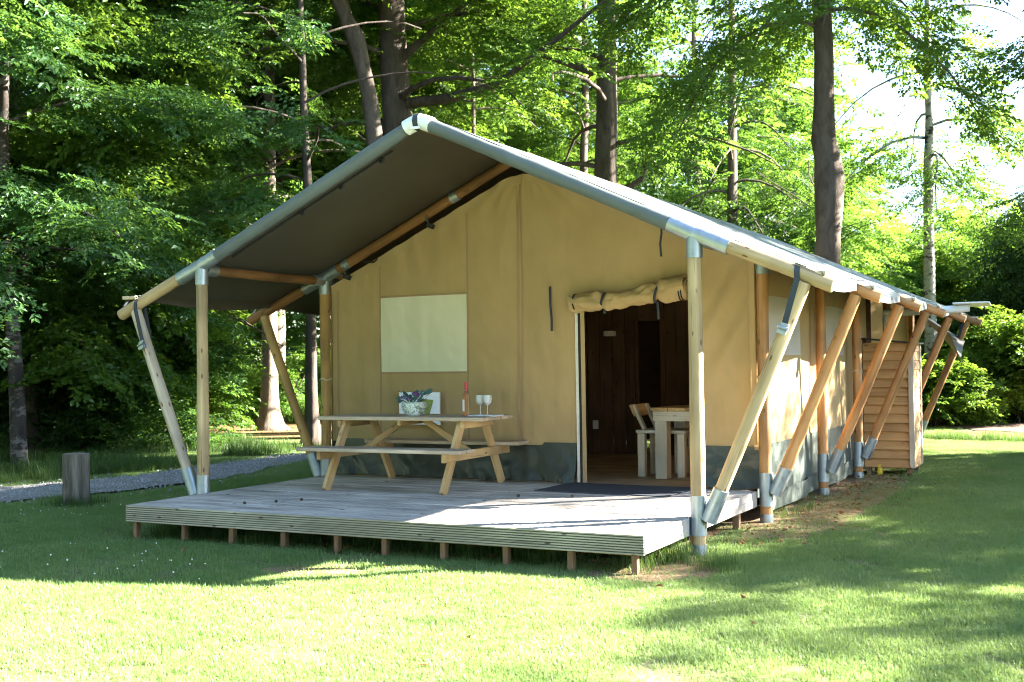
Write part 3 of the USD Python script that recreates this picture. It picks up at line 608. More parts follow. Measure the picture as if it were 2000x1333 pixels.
# interior: plank partition with dark doorway, floor
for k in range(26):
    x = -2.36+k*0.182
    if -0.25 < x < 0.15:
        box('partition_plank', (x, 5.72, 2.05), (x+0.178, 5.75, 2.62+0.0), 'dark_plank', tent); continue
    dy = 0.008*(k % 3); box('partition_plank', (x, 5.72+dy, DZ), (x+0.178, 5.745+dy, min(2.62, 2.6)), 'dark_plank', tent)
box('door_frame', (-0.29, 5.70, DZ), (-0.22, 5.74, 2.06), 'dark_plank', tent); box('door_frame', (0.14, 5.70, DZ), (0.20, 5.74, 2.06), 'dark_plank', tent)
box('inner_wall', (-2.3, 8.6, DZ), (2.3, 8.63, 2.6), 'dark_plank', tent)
for k in range(26):
    y = 2.10+k*0.144
    beam('floor_board', (-2.38, y+0.07, DZ-0.015), (2.30, y+0.07, DZ-0.015), 0.139, 0.026, 'floor_wood', tent, (0, 0, 1), ch=0.002)
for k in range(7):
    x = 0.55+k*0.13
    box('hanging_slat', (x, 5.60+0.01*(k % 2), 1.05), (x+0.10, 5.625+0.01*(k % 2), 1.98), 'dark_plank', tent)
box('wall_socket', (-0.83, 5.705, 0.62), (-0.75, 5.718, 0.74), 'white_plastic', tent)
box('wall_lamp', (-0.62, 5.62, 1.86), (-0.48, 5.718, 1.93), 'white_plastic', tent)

# ------------------------------------------------------------------ things on the deck
mat_ = thing('doormat', 'thin dark blue-grey doormat lying before the open tent door', 'doormat', (1.2, 1.62, DZ))
obj('mat_sheet', trimesh.Trimesh(*(lambda b: (b.vertices, b.faces))(bbox(1.34, 0.80, 0.010, 0.004)), process=False), 'rubber_mat', mat_, trimesh.transformations.translation_matrix((1.16, 1.60, DZ+0.002)) @ trimesh.transformations.rotation_matrix(-0.03, (0, 0, 1)))
T = trimesh.transformations
tb = thing('picnic_table', 'weathered wooden A-frame picnic table with two attached benches standing on the deck', 'picnic table', (-0.85, 1.25, DZ))
TM = T.translation_matrix((-0.85, 1.25, DZ)) @ T.rotation_matrix(math.radians(2.0), (0, 0, 1))
def tp(x, y, z): return (TM @ np.array([x, y, z, 1.0]))[:3]
def tbeam(name, p0, p1, w, h, m, side=(0, 0, 1), **k): return beam(name, tp(*p0), tp(*p1), w, h, m, tb, TM[:3, :3] @ np.array(side, float), **k)
for k in range(5):
    y = -0.288+k*0.144
    tbeam('top_plank', (-0.93+0.006*(k % 2), y, 0.69), (0.93-0.008*(k % 3), y, 0.69), 0.138, 0.036, 'table_top_wood' , ch=0.005)
for s in (-1, 1):
    for k in (0, 1): tbeam('bench_plank', (-0.91, s*(0.55+k*0.145), 0.405), (0.91-0.01*k, s*(0.55+k*0.145), 0.405), 0.138, 0.036, 'table_top_wood', ch=0.005)
for x in (-0.65, 0.65):
    o = 0.042*np.sign(x)
    for s in (-1, 1): tbeam('leg', (x, s*0.635, 0.0), (x, s*0.24, 0.665), 0.10, 0.040, 'table_wood', (1, 0, 0))
    tbeam('top_bearer', (x+o, -0.33, 0.635), (x+o, 0.33, 0.635), 0.07, 0.040, 'table_wood', (1, 0, 0))
    tbeam('bench_bearer', (x+o, -0.70, 0.345), (x+o, 0.70, 0.345), 0.085, 0.040, 'table_wood', (1, 0, 0))
    tbeam('brace', (x*0.96, 0, 0.345), (x*0.16, 0, 0.668), 0.06, 0.036, 'table_wood', (0, 1, 0))
tbeam('top_bearer', (0, -0.33, 0.648), (0, 0.33, 0.648), 0.05, 0.04, 'table_wood', (1, 0, 0))
TZ = DZ+0.71
# white board with green pennant, on the wall behind the table
wb = thing('white_board', 'white rectangular board on the tent wall behind the flower bowl', 'board', (-1.25, 1.98, 0.86))
box('board_panel', (-1.51, 1.975, 0.865), (-0.995, 1.993, 1.215), 'white_board', wb)
pen = trimesh.creation.extrude_polygon(__import__('shapely').Polygon([(-0.105, 0.09), (0.10, 0.07), (0.03, -0.15)]), 0.003)
pen.apply_transform(T.rotation_matrix(np.pi/2, (1, 0, 0))); 
obj('pennant', pen, 'pennant_green', wb, T.translation_matrix((-1.17, 1.972, 1.06)), label='olive green triangle')
# flower bowl
bowl = thing('flower_bowl', 'round mottled grey-white bowl of purple flowers on the picnic table', 'flower bowl', (-0.83, 1.20, TZ))
BX, BY = -0.83, 1.20
bm_ = lathe([(0, 0.0), (0.075, 0.0), (0.085, 0.012), (0.115, 0.05), (0.130, 0.09), (0.128, 0.125), (0.120, 0.135), (0.112, 0.130), (0.115, 0.09), (0.0, 0.07)], 28)
mat('bowl_glaze', {"g": ("geometry", {}), "v": ("voronoi_texture", {"scale": 55}), "n": ("noise_texture", {"scale": 30, "detail": 4}), "r": ("rgb_ramp", {"ramp": [(0.15, (0.62, 0.66, 0.60)), (0.55, (0.40, 0.46, 0.42)), (0.8, (0.16, 0.19, 0.17))]}), "a": ("math", {"math_type": "multiply"}),
    "bm": ("bump", {"strength": 0.7, "distance": 0.01}), "p": ("principled_bsdf", {"roughness": 0.4})}, [("g.position", "v.vector"), ("g.position", "n.vector"), ("v.distance", "a.value1"), ("n.fac", "a.value2"), ("v.distance", "r.fac"), ("r.color", "p.base_color"), ("n.fac", "bm.height"), ("bm.normal", "p.normal")], "p.BSDF")
obj('bowl', bm_, 'bowl_glaze', bowl, T.translation_matrix((BX, BY, TZ)), smooth=40)
rsf = np.random.RandomState(8)
def floret(c, r, n=26):
    parts = []
    for k in range(n):
        d = rsf.randn(3); d /= np.linalg.norm(d); d[2] = abs(d[2])*0.9+0.05
        m = trimesh.creation.icosphere(0, r*0.28); m.vertices *= (1, 1, .5); m.apply_translation(np.array(c)+d*r*0.85); parts.append(m)
    return cat_(parts)
for c, r, m in (((-0.10, -0.02, 0.165), 0.045, 'petal_blue'), ((-0.06, -0.06, 0.150), 0.04, 'petal_blue'), ((0.035, -0.02, 0.20), 0.042, 'petal_purple'), ((0.06, -0.04, 0.18), 0.036, 'petal_purple'), ((-0.015, 0.04, 0.20), 0.04, 'petal_blue'), ((-0.12, 0.03, 0.18), 0.035, 'petal_blue'), ((0.0, -0.05, 0.155), 0.03, 'petal_purple')):
    obj('flower', floret((BX+c[0], BY+c[1], TZ+c[2]), r), m, bowl)
lv = []
for k in range(70):
    a_ = rsf.rand()*6.28; r = 0.05+0.10*rsf.rand(); c = np.array([BX+r*math.cos(a_), BY+r*math.sin(a_)*0.8, TZ+0.125+0.09*rsf.rand()])
    d = np.array([math.cos(a_), math.sin(a_), 0.4+rsf.rand()*0.8]); d /= np.linalg.norm(d); w = np.cross(d, (0, 0, 1)); w /= np.linalg.norm(w)
    L_ = 0.05+0.03*rsf.rand(); lv.append(trimesh.Trimesh([c, c+d*L_*0.5+w*0.016, c+d*L_, c+d*L_*0.5-w*0.016], [[0, 1, 2], [0, 2, 3]], process=False))
for dx, dz_ in ((0.17, 0.235), (0.20, 0.25), (0.145, 0.22), (-0.20, 0.17), (-0.185, 0.14), (0.19, 0.225)):
    c = np.array([BX+dx*0.9, BY, TZ+dz_]); lv.append(trimesh.Trimesh([c-(.045, 0, 0), c+(0, .01, .022), c+(.045, 0, .008), c+(0, -.01, -.02)], [[0, 1, 2], [0, 2, 3]], process=False))
for e in ((0.15, 0.235), (-0.17, 0.155)): lv.append(tube([(BX, BY, TZ+0.1), (BX+e[0]*0.6, BY, TZ+0.1+(e[1]-0.1)*0.7), (BX+e[0], BY, TZ+e[1])], 0.004, 5))
obj('greenery', cat_(lv), 'posy_leaf', bowl, kind='stuff')
# bottle
bt = thing('wine_bottle', 'rosé wine bottle with red capsule and pale label on the picnic table', 'bottle', (-0.28, 1.28, TZ))
BM = T.translation_matrix((-0.28, 1.28, TZ))
obj('glass_body', lathe([(0, 0.002), (0.034, 0.0), (0.037, 0.006), (0.037, 0.185), (0.034, 0.205), (0.020, 0.232), (0.0145, 0.25), (0.0145, 0.262), (0, 0.262)], 24), 'rose_glass', bt, BM, smooth=40)
obj('capsule', lathe([(0, 0.248), (0.0152, 0.248), (0.0158, 0.25), (0.0158, 0.312), (0.0165, 0.314), (0.0165, 0.325), (0.014, 0.328), (0, 0.328)], 20), 'foil_red', bt, BM, smooth=40)
a = np.linspace(2.75, 4.75, 14)
obj('paper_label', band(np.c_[0.0382*np.cos(a), 0.0382*np.sin(a), 0*a+0.10], (0, 0, 1), 0.115, 0.0006), 'paper_label', bt, BM)
for x, y, nm in ((-0.10, 1.24, 'left'), (-0.005, 1.21, 'right')):
    gl = thing('wine_glass', f'stemmed wine glass on the tray, the {"one nearer the bottle" if nm == "left" else "one farther from the bottle"}', 'wine glass', (x, y, TZ+0.012))
    GM = T.translation_matrix((x, y, TZ+0.012))
    obj('stem', lathe([(0, 0), (0.034, 0), (0.034, 0.003), (0.006, 0.010), (0.004, 0.02), (0.004, 0.085), (0.008, 0.092), (0, 0.093)], 18), 'clear_glass', gl, GM, smooth=50)
    obj('cup', lathe([(0.006, 0.092), (0.030, 0.105), (0.043, 0.130), (0.044, 0.155), (0.040, 0.190), (0.0385, 0.190), (0.0425, 0.155), (0.0415, 0.131), (0.029, 0.108), (0.0, 0.096)], 22), 'clear_glass', gl, GM, smooth=50)
ty = thing('serving_tray', 'flat pale tray under the two wine glasses', 'tray', (-0.03, 1.22, TZ))
obj('tray_plate', bbox(0.30, 0.20, 0.010, 0.004), 'tray_white', ty, T.translation_matrix((-0.03, 1.22, TZ+0.001)) @ T.rotation_matrix(0.05, (0, 0, 1)))
# inside furniture
it = thing('dining_table', 'whitewashed wooden dining table with thick square legs just inside the tent door', 'table', (1.75, 3.1, DZ))
for x in (1.20, 2.15):
    for y in (2.82, 3.42): box('leg', (x-0.065, y-0.065, DZ), (x+0.065, y+0.065, DZ+0.66), 'white_wood', it)
box('apron', (1.12, 2.742, DZ+0.60), (2.22, 2.752, DZ+0.70), 'white_wood', it); box('apron', (1.12, 3.488, DZ+0.60), (2.22, 3.498, DZ+0.70), 'white_wood', it)
for k in range(6): box('top_plank', (1.10+k*0.19, 2.73, DZ+0.702), (1.285+k*0.19, 3.51, DZ+0.738), 'table_wood', it)
box('cross_rail', (1.265, 3.41, DZ+0.30), (2.085, 3.44, DZ+0.38), 'white_wood', it)
ch = thing('wooden_chair', 'whitewashed chair with tilted backrest behind the dining table inside the tent', 'chair', (1.05, 3.12, DZ))
for x, y in ((0.92, 2.95), (0.92, 3.32), (1.36, 2.95), (1.36, 3.32)): box('leg', (x-0.04, y-0.035, DZ), (x+0.04, y+0.035, DZ+0.46), 'white_wood', ch)
box('seat', (0.87, 2.89, DZ+0.462), (1.42, 3.38, DZ+0.495), 'white_wood', ch)
for y in (2.95, 3.32): beam('back_post', (0.95, y, DZ+0.50), (0.83, y, DZ+0.76), 0.07, 0.035, 'white_wood', ch, (1, 0, 0))
beam('backrest', (0.835, 2.90, DZ+0.70), (0.835, 3.37, DZ+0.70), 0.13, 0.03, 'table_wood', ch, (0.9, 0, 0.4))

# ------------------------------------------------------------------ cabinet, pipes at the tent's rear corner
cb = thing('storage_cabinet', 'orange wooden cabinet clad in horizontal boards beside the rear of the tent', 'cabinet', (2.78, 7.35, 0))
cx0, cx1, cy0, cy1 = 2.47, 3.08, 7.02, 7.70
CT = -0.26; nc = 14; z0c, z1c = 0.10, 1.72; hc = (z1c-z0c)/nc
for k in range(nc):
    z = z0c+k*hc
    M, L = frame((cx0, cy0, z+hc/2), (cx1-0.03, cy0, z+hc/2), (0, -1, 0))
    m = bbox(hc+0.006, 0.020, L, 0.003); m.apply_transform(T.rotation_matrix(CT, (0, 0, 1)))
    obj('cladding_board', m, 'cladding', cb, M)
    M, L = frame((cx1, cy0+0.03, z+hc/2), (cx1, cy1-0.03, z+hc/2), (1, 0, 0))
    m = bbox(hc+0.012, 0.016, L, 0.003); m.apply_transform(T.rotation_matrix(-0.10, (0, 0, 1)))
    obj('cladding_board', m, 'cladding', cb, M)
for x, y in ((cx1-0.01, cy0+0.0), (cx1-0.01, cy1), (cx0, cy1)): box('corner_post', (x-0.03, y-0.028, z0c), (x+0.035, y+0.03, z1c-0.02), 'pole_grey', cb)
box('inner_panel', (cx0, cy0+0.03, z0c), (cx1-0.02, cy1-0.02, z1c-0.02), 'cladding', cb)
box('side_trim', (cx0-0.055, cy0-0.012, 0.10), (cx0-0.008, cy0+0.02, 1.76), 'zip_tape', cb)
M, L = frame((cx0-0.06, (cy0+cy1)/2, z1c+0.065), (cx1+0.06, (cy0+cy1)/2, z1c-0.01), (0, 0, 1))
obj('lid', bbox(cy1-cy0+0.12, 0.022, L, 0.004), 'bin_dark', cb, M, label='dark sloping lid')
for x in (cx0+0.05, cx1-0.05):
    for y in (cy0+0.05, cy1-0.05): box('foot', (x-0.03, y-0.03, -0.03), (x+0.03, y+0.03, 0.10), 'leg_wood', cb)
yp = thing('yellow_post', 'short yellow pipe standing under the wooden cabinet', 'pipe', (2.66, 6.95, 0))
obj('pipe', lathe([(0.0, -0.02), (0.04, -0.02), (0.04, 0.11), (0.045, 0.11), (0.045, 0.135), (0, 0.135)], 14), 'yellow_pipe', yp, T.translation_matrix((2.66, 7.04, 0)), smooth=40)
dp = thing('drain_pipe', 'white plastic drain pipe with elbow above the wooden cabinet', 'pipe', (2.6, 7.75, 2.1))
obj('horizontal_pipe', tube([(2.62, 7.78, 2.13), (2.72, 7.78, 2.14), (3.3, 7.78, 2.15), (3.72, 7.78, 2.17)], 0.05, 14), 'white_plastic', dp, smooth=50)
obj('down_pipe', tube([(2.66, 7.78, 2.12), (2.665, 7.78, 1.9), (2.66, 7.78, 1.70)], 0.058, 14), 'white_plastic', dp, smooth=50)
obj('gutter_plate', bbox(0.46, 0.02, 0.30, 0.006), 'white_plastic', dp, T.translation_matrix((3.75, 7.95, 2.20)) @ T.rotation_matrix(1.45, (1, 0, 0)))
fl = thing('dark_flap', 'dark sheet flap hanging under the rear rafters beside the cabinet', 'flap', (3.1, 9.8, 1.9))
obj('flap_sheet', sheet(lambda u, v: (2.75+u*0.60+0.03*np.sin(v*5), 8.8+v*2.15, 2.28-0.42*u-0.30*np.sin(v*np.pi)*u-0.08*v), 12, 20), 'roof_under', fl, smooth=True)

# ------------------------------------------------------------------ stump, bin
sm = thing('wooden_stump', 'short weathered log post standing upright on the grass beside the gravel path', 'stump', (-4.885, 0.62, 0))
def stump(u, v):
    a = v*2*np.pi; r = 0.140+0.012*np.sin(a*3+1)+0.010*np.sin(a*7)+0.012*nz(np.cos(a)*3, np.sin(a)*3, u*2, seed=61)+0.02*np.exp(-u*9)
    return -4.885+r*np.cos(a), 0.62+r*np.sin(a), -0.03+u*0.60
obj('log', sheet(stump, 14, 41), 'stump_bark', sm, smooth=50)
a = np.arange(40)*2*np.pi/40; rr = 0.140+0.012*np.sin(a*3+1)+0.010*np.sin(a*7)
obj('cut_top', trimesh.Trimesh(np.vstack([[[-4.885, 0.62, 0.582]], np.c_[-4.885+rr*np.cos(a), 0.62+rr*np.sin(a), 0*a+0.571]]), [[0, 1+k, 1+(k+1) % 40] for k in range(40)], process=False), 'stump_end', sm)
bn = thing('waste_bin', 'dark waste bin standing far off on the sunny grass left of the tent', 'bin', (-19.5, 24.2, 0))
BNM = T.translation_matrix((-19.5, 24.2, 0.0))
obj('bin_body', lathe([(0, 0.25), (0.22, 0.25), (0.26, 0.3), (0.28, 1.05), (0.30, 1.06), (0, 1.06)], 16), 'bin_dark', bn, BNM, smooth=40)
obj('bin_lid', lathe([(0.30, 1.06), (0.31, 1.10), (0.2, 1.2), (0, 1.24)], 16), 'bin_dark', bn, BNM, smooth=40)
obj('bin_pole', lathe([(0, -0.05), (0.05, -0.05), (0.05, 0.25), (0, 0.25)], 10), 'bin_dark', bn, BNM)

# ------------------------------------------------------------------ leaves: twigs of many small folded leaves, scattered through each crown
stage.CreateClassPrim('/World/twig_kinds')
def twig(seed, L=0.62, nl=60, ll=0.078, lw=0.046, droop=0.10, flat=0.35):
    r = np.random.RandomState(seed); V, F = [], []
    def add(c, d, up, l, w):
        s = np.cross(d, up); s /= np.linalg.norm(s)+1e-9; u = np.cross(s, d); b = len(V)
        V.extend([c, c+d*l*0.45+s*w*0.5+u*w*0.18, c+d*l-u*l*0.12, c+d*l*0.45-s*w*0.5+u*w*0.18]); F.extend([[b, b+1, b+2], [b, b+2, b+3]])
    nside = 9
    for k in range(nside):
        t = (k+0.6)/nside; sgn = 1 if k % 2 else -1
        o = np.array([t*L, 0, -droop*L*t*t]); ang = sgn*math.radians(r.uniform(35, 65)); tl = L*0.48*(1-t*0.7)*r.uniform(0.7, 1.2)
        dirn = np.array([math.cos(ang), math.sin(ang), r.uniform(-.25, .15)]); dirn /= np.linalg.norm(dirn)
        n = max(2, int(nl/nside)); 
        for q in range(n):
            c = o+dirn*tl*(q+0.5)/n; la = (1 if q % 2 else -1)*math.radians(r.uniform(25, 60))
            d = np.array([dirn[0]*math.cos(la)-dirn[1]*math.sin(la), dirn[0]*math.sin(la)+dirn[1]*math.cos(la), dirn[2]+r.uniform(-.35, .15)]); d /= np.linalg.norm(d)
            up = np.array([r.randn()*flat, r.randn()*flat, 1.0]); k_ = r.uniform(.7, 1.2)
            add(c, d, up/np.linalg.norm(up), ll*k_, lw*k_)
        b = len(V); w = 0.003; V.extend([o, o+(0, w, 0), o+dirn*tl]); F.append([b, b+1, b+2])
    b = len(V); V.extend([np.array([0, -0.004, 0]), np.array([0, 0.004, 0]), np.array([L*0.95, 0, -droop*L])]); F.append([b, b+1, b+2])
    return trimesh.Trimesh(np.array(V), np.array(F), process=False)
def spruce_twig(seed, L=0.8):
    r = np.random.RandomState(seed); V, F = [], []
    for k in range(16):
        t = (k+0.5)/16; sgn = 1 if k % 2 else -1; o = np.array([t*L, 0, -0.22*L*t*t]); tl = 0.36*L*(1-0.75*t)*r.uniform(.7, 1.2)
        ang = sgn*math.radians(r.uniform(40, 65)); d = np.array([math.cos(ang), math.sin(ang), -r.uniform(.1, .6)]); d /= np.linalg.norm(d)
        for q in range(5):
            c = o+d*tl*q/5; s = np.array([-d[1], d[0], 0])*0.022; b = len(V); dz = np.array([0, 0, r.uniform(-.02, .02)])
            V.extend([c-s+dz, c+s-dz, c+d*tl*0.24]); F.append([b, b+1, b+2])
    return trimesh.Trimesh(np.array(V), np.array(F), process=False)
KINDS = {}
def kind(name, material, meshes):
    KINDS[name] = []
    for k, m in enumerate(meshes):
        p = f'/World/twig_kinds/{name}_{k}'; usdkit.mesh(stage, p, m, LOOK[material]); KINDS[name].append(p)
kind('beech_twig', 'leaf_beech', [twig(k) for k in range(5)])
kind('bright_twig', 'leaf_bright', [twig(20+k, 0.6, 60, 0.072, 0.043) for k in range(5)])
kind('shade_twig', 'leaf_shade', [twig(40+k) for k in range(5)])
kind('maple_twig', 'leaf_beech', [twig(60+k, 0.6, 42, 0.10, 0.072, 0.15, 0.5) for k in range(4)])
kind('far_twig', 'leaf_bright', [twig(80+k, 1.1, 36, 0.19, 0.12, 0.12, 0.6) for k in range(4)])
kind('far_shade_twig', 'leaf_shade', [twig(90+k, 1.1, 36, 0.19, 0.12, 0.12, 0.6) for k in range(4)])
kind('spruce_twig', 'leaf_spruce', [spruce_twig(k) for k in range(4)])

def quats(yaw, pitch, rollv):
    cy, sy, cp, sp_, cr, sr = np.cos(yaw/2), np.sin(yaw/2), np.cos(pitch/2), np.sin(pitch/2), np.cos(rollv/2), np.sin(rollv/2)
    w = cr*cp*cy+sr*sp_*sy; x = sr*cp*cy-cr*sp_*sy; y = cr*sp_*cy+sr*cp*sy; z = cr*cp*sy-sr*sp_*cy
    return np.stack([x, y, z, w], -1).astype(np.float32)
def scatter(name, parent, kname, pos, yaw, pitch, rollv, scale, seed, label=None, cat=None):
    """one PointInstancer of twigs; pos in world coordinates"""
    p = numbered(parent, name); pi = UsdGeom.PointInstancer.Define(stage, p)
    up = base_of.get(parent, np.eye(4)); pos = np.asarray(pos)-up[:3, 3]
    protos = []
    for k, src in enumerate(KINDS[kname]):
        q = stage.DefinePrim(f'{p}/' + kname + (f'_{k:03d}' if k else ''), 'Mesh'); q.GetReferences().AddInternalReference(src); protos.append(q.GetPath())
        UsdShade.MaterialBindingAPI.Apply(q).Bind(UsdShade.MaterialBindingAPI(stage.GetPrimAtPath(src)).ComputeBoundMaterial()[0])
    pi.CreatePrototypesRel().SetTargets(protos)
    n = len(pos); r = np.random.RandomState(seed+77)
    pi.CreateProtoIndicesAttr(Vt.IntArray.FromNumpy(r.randint(0, len(protos), n).astype(np.int32)))
    pi.CreatePositionsAttr(Vt.Vec3fArray.FromNumpy(pos.astype(np.float32)))
    pi.CreateOrientationsAttr(Vt.QuathArray.FromNumpy(quats(yaw, pitch, rollv).astype(np.float16)))
    s = np.broadcast_to(np.asarray(scale, np.float32).reshape(-1, 1), (n, 3))
    pi.CreateScalesAttr(Vt.Vec3fArray.FromNumpy(np.ascontiguousarray(s)))
    tag(pi.GetPrim(), label, cat, None, 'stuff')
    return p

# air kept free of branches round the tent and the big trunks behind it
CLEAR = [((-2.1, 3.0), (-8.7, 12.4), 1.0, 1.5, 4.0, 10.0), ((-0.5, 5.6), (-4.6, 15.2), 0.4, 0.8, 4.5, 7.6), ((-1.5, 3.4), (-9.0, 16.8), 0.2, 0.45, 5.0, 9.2), ((1.7, 9.0), (1.0, 12.2), 0.8, 0.9, 2.0, 7.2),
         ((-4.3, 3.0), (-15.6, 17.4), 0.3, 0.55, 5.5, 10.0), ((-7.0, 4.9), (-15.5, 17.3), 0.5, 1.0, 0.3, 3.6)]
# canopy openings that let sun through to the wood floor: a point each line of sun reaches, and its radius
FLECKS = [(-14.2, 14.2, 0.0, 1.5), (-16.6, 17.6, 1.2, 1.0), (-12.4, 10.8, 1.6, 0.9), (-13.5, 20.5, 4.0, 1.2), (-10.2, 20.0, 8.0, 1.6), (-6.0, 22.5, 7.0, 1.6), (-15.0, 12.0, 3.6, 1.0), (-12.0, 6.5, 3.0, 0.8), (-18.5, 23.0, 1.0, 1.8), (-11.0, 17.0, 6.0, 1.2)] + [(rf_[0]*9-19.5, rf_[1]*16+6, rf_[2]*4+0.8, 0.8) for rf_ in np.random.RandomState(12).rand(22, 3)] + [(rf_[0]*7-16.5, rf_[1]*8+8.5, 0.1, 0.7+0.5*rf_[2]) for rf_ in np.random.RandomState(13).rand(16, 3)]
def trunk_path(pts, H, seed, wob=0.06):
    pts = np.asarray(pts, float); s = np.r_[0, np.cumsum(np.linalg.norm(np.diff(pts, axis=0), axis=1))]
    k = max(10, int(s[-1]/0.35)); t = np.linspace(0, s[-1], k)
    p = np.stack([np.interp(t, s, pts[:, c]) for c in range(3)], 1)
    for _ in range(4): p[1:-1] = (p[:-2]+2*p[1:-1]+p[2:])/4
    p[1:, 0] += wob*2*nz(t[1:]*0.4, 0*t[1:], 0*t[1:], seed=seed); p[1:, 1] += wob*2*nz(t[1:]*0.4, 0*t[1:]+9, 0*t[1:], seed=seed)
    return p, t/s[-1]
def tree(label, x, y, H, d, bark_, kname, z0=4.0, R=4.5, n=2600, seed=0, via=None, limbs=26, zlow=None, group=None, name='tree', cat='tree', top_r=0.25, shape=0.55, droop=0.25, zfine=11.5, flare=True, cscale=1.0, burl=(), arms=(), bumps=(), limb_r=0.085, az=None, coarse=True):
    r = np.random.RandomState(seed+1000); gz = float(ground_z(x, y))
    t = thing(name, label, cat, (x, y, gz), group)
    pts = [(x, y, gz-0.2)] + list(via or []) + [(x+r.uniform(-.5, .5) if not via else via[-1][0]+r.uniform(-.4, .4), y+r.uniform(-.5, .5) if not via else via[-1][1], gz+H)]
    p, f = trunk_path(pts, H, seed)
    rad = d/2*(1-(1-top_r*0.5)*f**1.1)
    if flare: rad = rad*(1+0.9*np.exp(-(p[:, 2]-gz)/0.35))
    for (bz, bs, bw_) in burl: rad = rad*(1+bs*np.exp(-((p[:, 2]-bz)/bw_)**2))
    tm_ = tube(p, rad, 14); v = tm_.vertices.copy()
    ax = np.repeat(p, 14, axis=0); dv = v-ax; ang = np.arctan2(dv[:, 1], dv[:, 0])
    amp = 0.07*np.sin(ang*3+seed)+0.16*np.sin(ang*5+seed*2)*np.exp(-(v[:, 2]-gz)/0.4)+0.12*nz(v[:, 0]*2.5, v[:, 1]*2.5, v[:, 2]*1.2, seed=seed)
    for (bz, ba, bh, bw2) in bumps: amp = amp+bh/np.maximum(np.linalg.norm(dv, axis=1), .01)*np.exp(-((v[:, 2]-bz)/bw2)**2)*np.clip(np.cos(ang-ba), 0, 1)**2
    v = ax+dv*(1+amp[:, None])
    obj('trunk', trimesh.Trimesh(v, tm_.faces, process=False), bark_, t, smooth=True)
    P, YW, PT, RL, SC = [], [], [], [], []
    paths = []
    for i in range(limbs):
        h = (i+0.5)/limbs; z = z0+(H*0.97-z0)*h**1.15
        a = (i*2.399+seed) if az is None else az[0]+(az[1]-az[0])*r.rand()
        c = np.array([np.interp(z+gz, p[:, 2], p[:, 0]), np.interp(z+gz, p[:, 2], p[:, 1]), z+gz])
        Lr = R*(math.sin(math.pi*min(1, 0.18+0.82*(1-h)**shape*1.0))*0.35+0.65*(1-h)**shape)*r.uniform(.75, 1.15)+0.5
        rise = r.uniform(.05, .35)+0.6*h; ts = np.linspace(0, 1, 7)
        dirv = np.array([math.cos(a), math.sin(a), 0]); sd = np.array([-math.sin(a), math.cos(a), 0])
        q = c+np.outer(ts*Lr, dirv)+np.outer(Lr*0.10*np.sin(ts*4+r.rand()*6)*ts, sd)+np.c_[0*ts, 0*ts, Lr*(rise*ts-droop*(1.3-h)*ts**2*1.6)]
        paths.append((q, Lr, a, h, d*limb_r*(1-h*0.6)+0.012))
    for q in arms:
        ar = q[0][3]; q = np.array([e[:3] for e in q], float); paths.append((q, np.linalg.norm(q[-1]-q[0]), math.atan2(q[-1, 1]-q[0, 1], q[-1, 0]-q[0, 0]), 0.2, ar))
    w = np.array([pp[1] for pp in paths])**1.6; zmid = np.array([pp[0][:, 2].mean() for pp in paths])
    dens = np.where(zmid > zfine, 0.07 if coarse else 0.35, 1.0); cnt = (n*w*dens/(w*dens).sum()).astype(int)
    for (q, Lr, a, h, rr), m_ in zip(paths, cnt):
        obj('limb', tube(q, np.linspace(rr, 0.012, len(q)), 6), bark_, t, smooth=True)
        big = q[:, 2].mean() > zfine
        if m_ < 1: continue
        k = np.clip(0.14+0.90*r.rand(m_)**0.75, 0, 1.04); idx = k*(len(q)-1)
        c = np.stack([np.interp(idx, np.arange(len(q)), q[:, cc]) for cc in range(3)], 1)
        lat = r.randn(m_)*Lr*0.20*(1.15-0.5*k)+0.0; sd = np.array([-math.sin(a), math.cos(a), 0])
        c = c+lat[:, None]*sd+np.c_[r.randn(m_)*0.15, r.randn(m_)*0.15, r.randn(m_)*0.16*(1.0+Lr*0.12)-0.08*np.abs(lat)*droop*2]
        P.append(c); YW.append(a+np.sign(lat)*r.uniform(0.2, 1.3, m_)+r.randn(m_)*0.4); PT.append(r.uniform(-.15, .5, m_)+droop*0.5); RL.append(r.randn(m_)*0.35); SC.append(r.uniform(.8, 1.45, m_)*cscale*(2.1 if big else 1.0))
    P, YW, PT, RL, SC = map(np.concatenate, (P, YW, PT, RL, SC))
    for (ca, cb_, ra, rb, za, zb) in CLEAR:
        ab = np.array(cb_)-np.array(ca); tt = np.clip(((P[:, :2]-ca)@ab)/(ab@ab), 0, 1); dist = np.linalg.norm(P[:, :2]-(np.array(ca)+tt[:, None]*ab), axis=1)
        keep = ~((dist < ra+(rb-ra)*tt+0.25*r.randn(len(P))) & (P[:, 2] > za) & (P[:, 2] < zb)); P, YW, PT, RL, SC = P[keep], YW[keep], PT[keep], RL[keep], SC[keep]
    for (sx_, sy_, sz_, sr_) in FLECKS:
        dd_ = P-np.array([sx_, sy_, sz_]); ts_ = dd_@SUN; ds_ = np.linalg.norm(dd_-np.outer(ts_, SUN), axis=1)
        keep = ~((ds_ < sr_*(0.7+0.6*r.rand(len(P)))) & (ts_ > 1.6)); P, YW, PT, RL, SC = P[keep], YW[keep], PT[keep], RL[keep], SC[keep]
    if zlow is not None: keep = P[:, 2] > zlow; P, YW, PT, RL, SC = P[keep], YW[keep], PT[keep], RL[keep], SC[keep]
    scatter('crown', t, kname, P, YW, PT, RL, SC, seed)
    return t
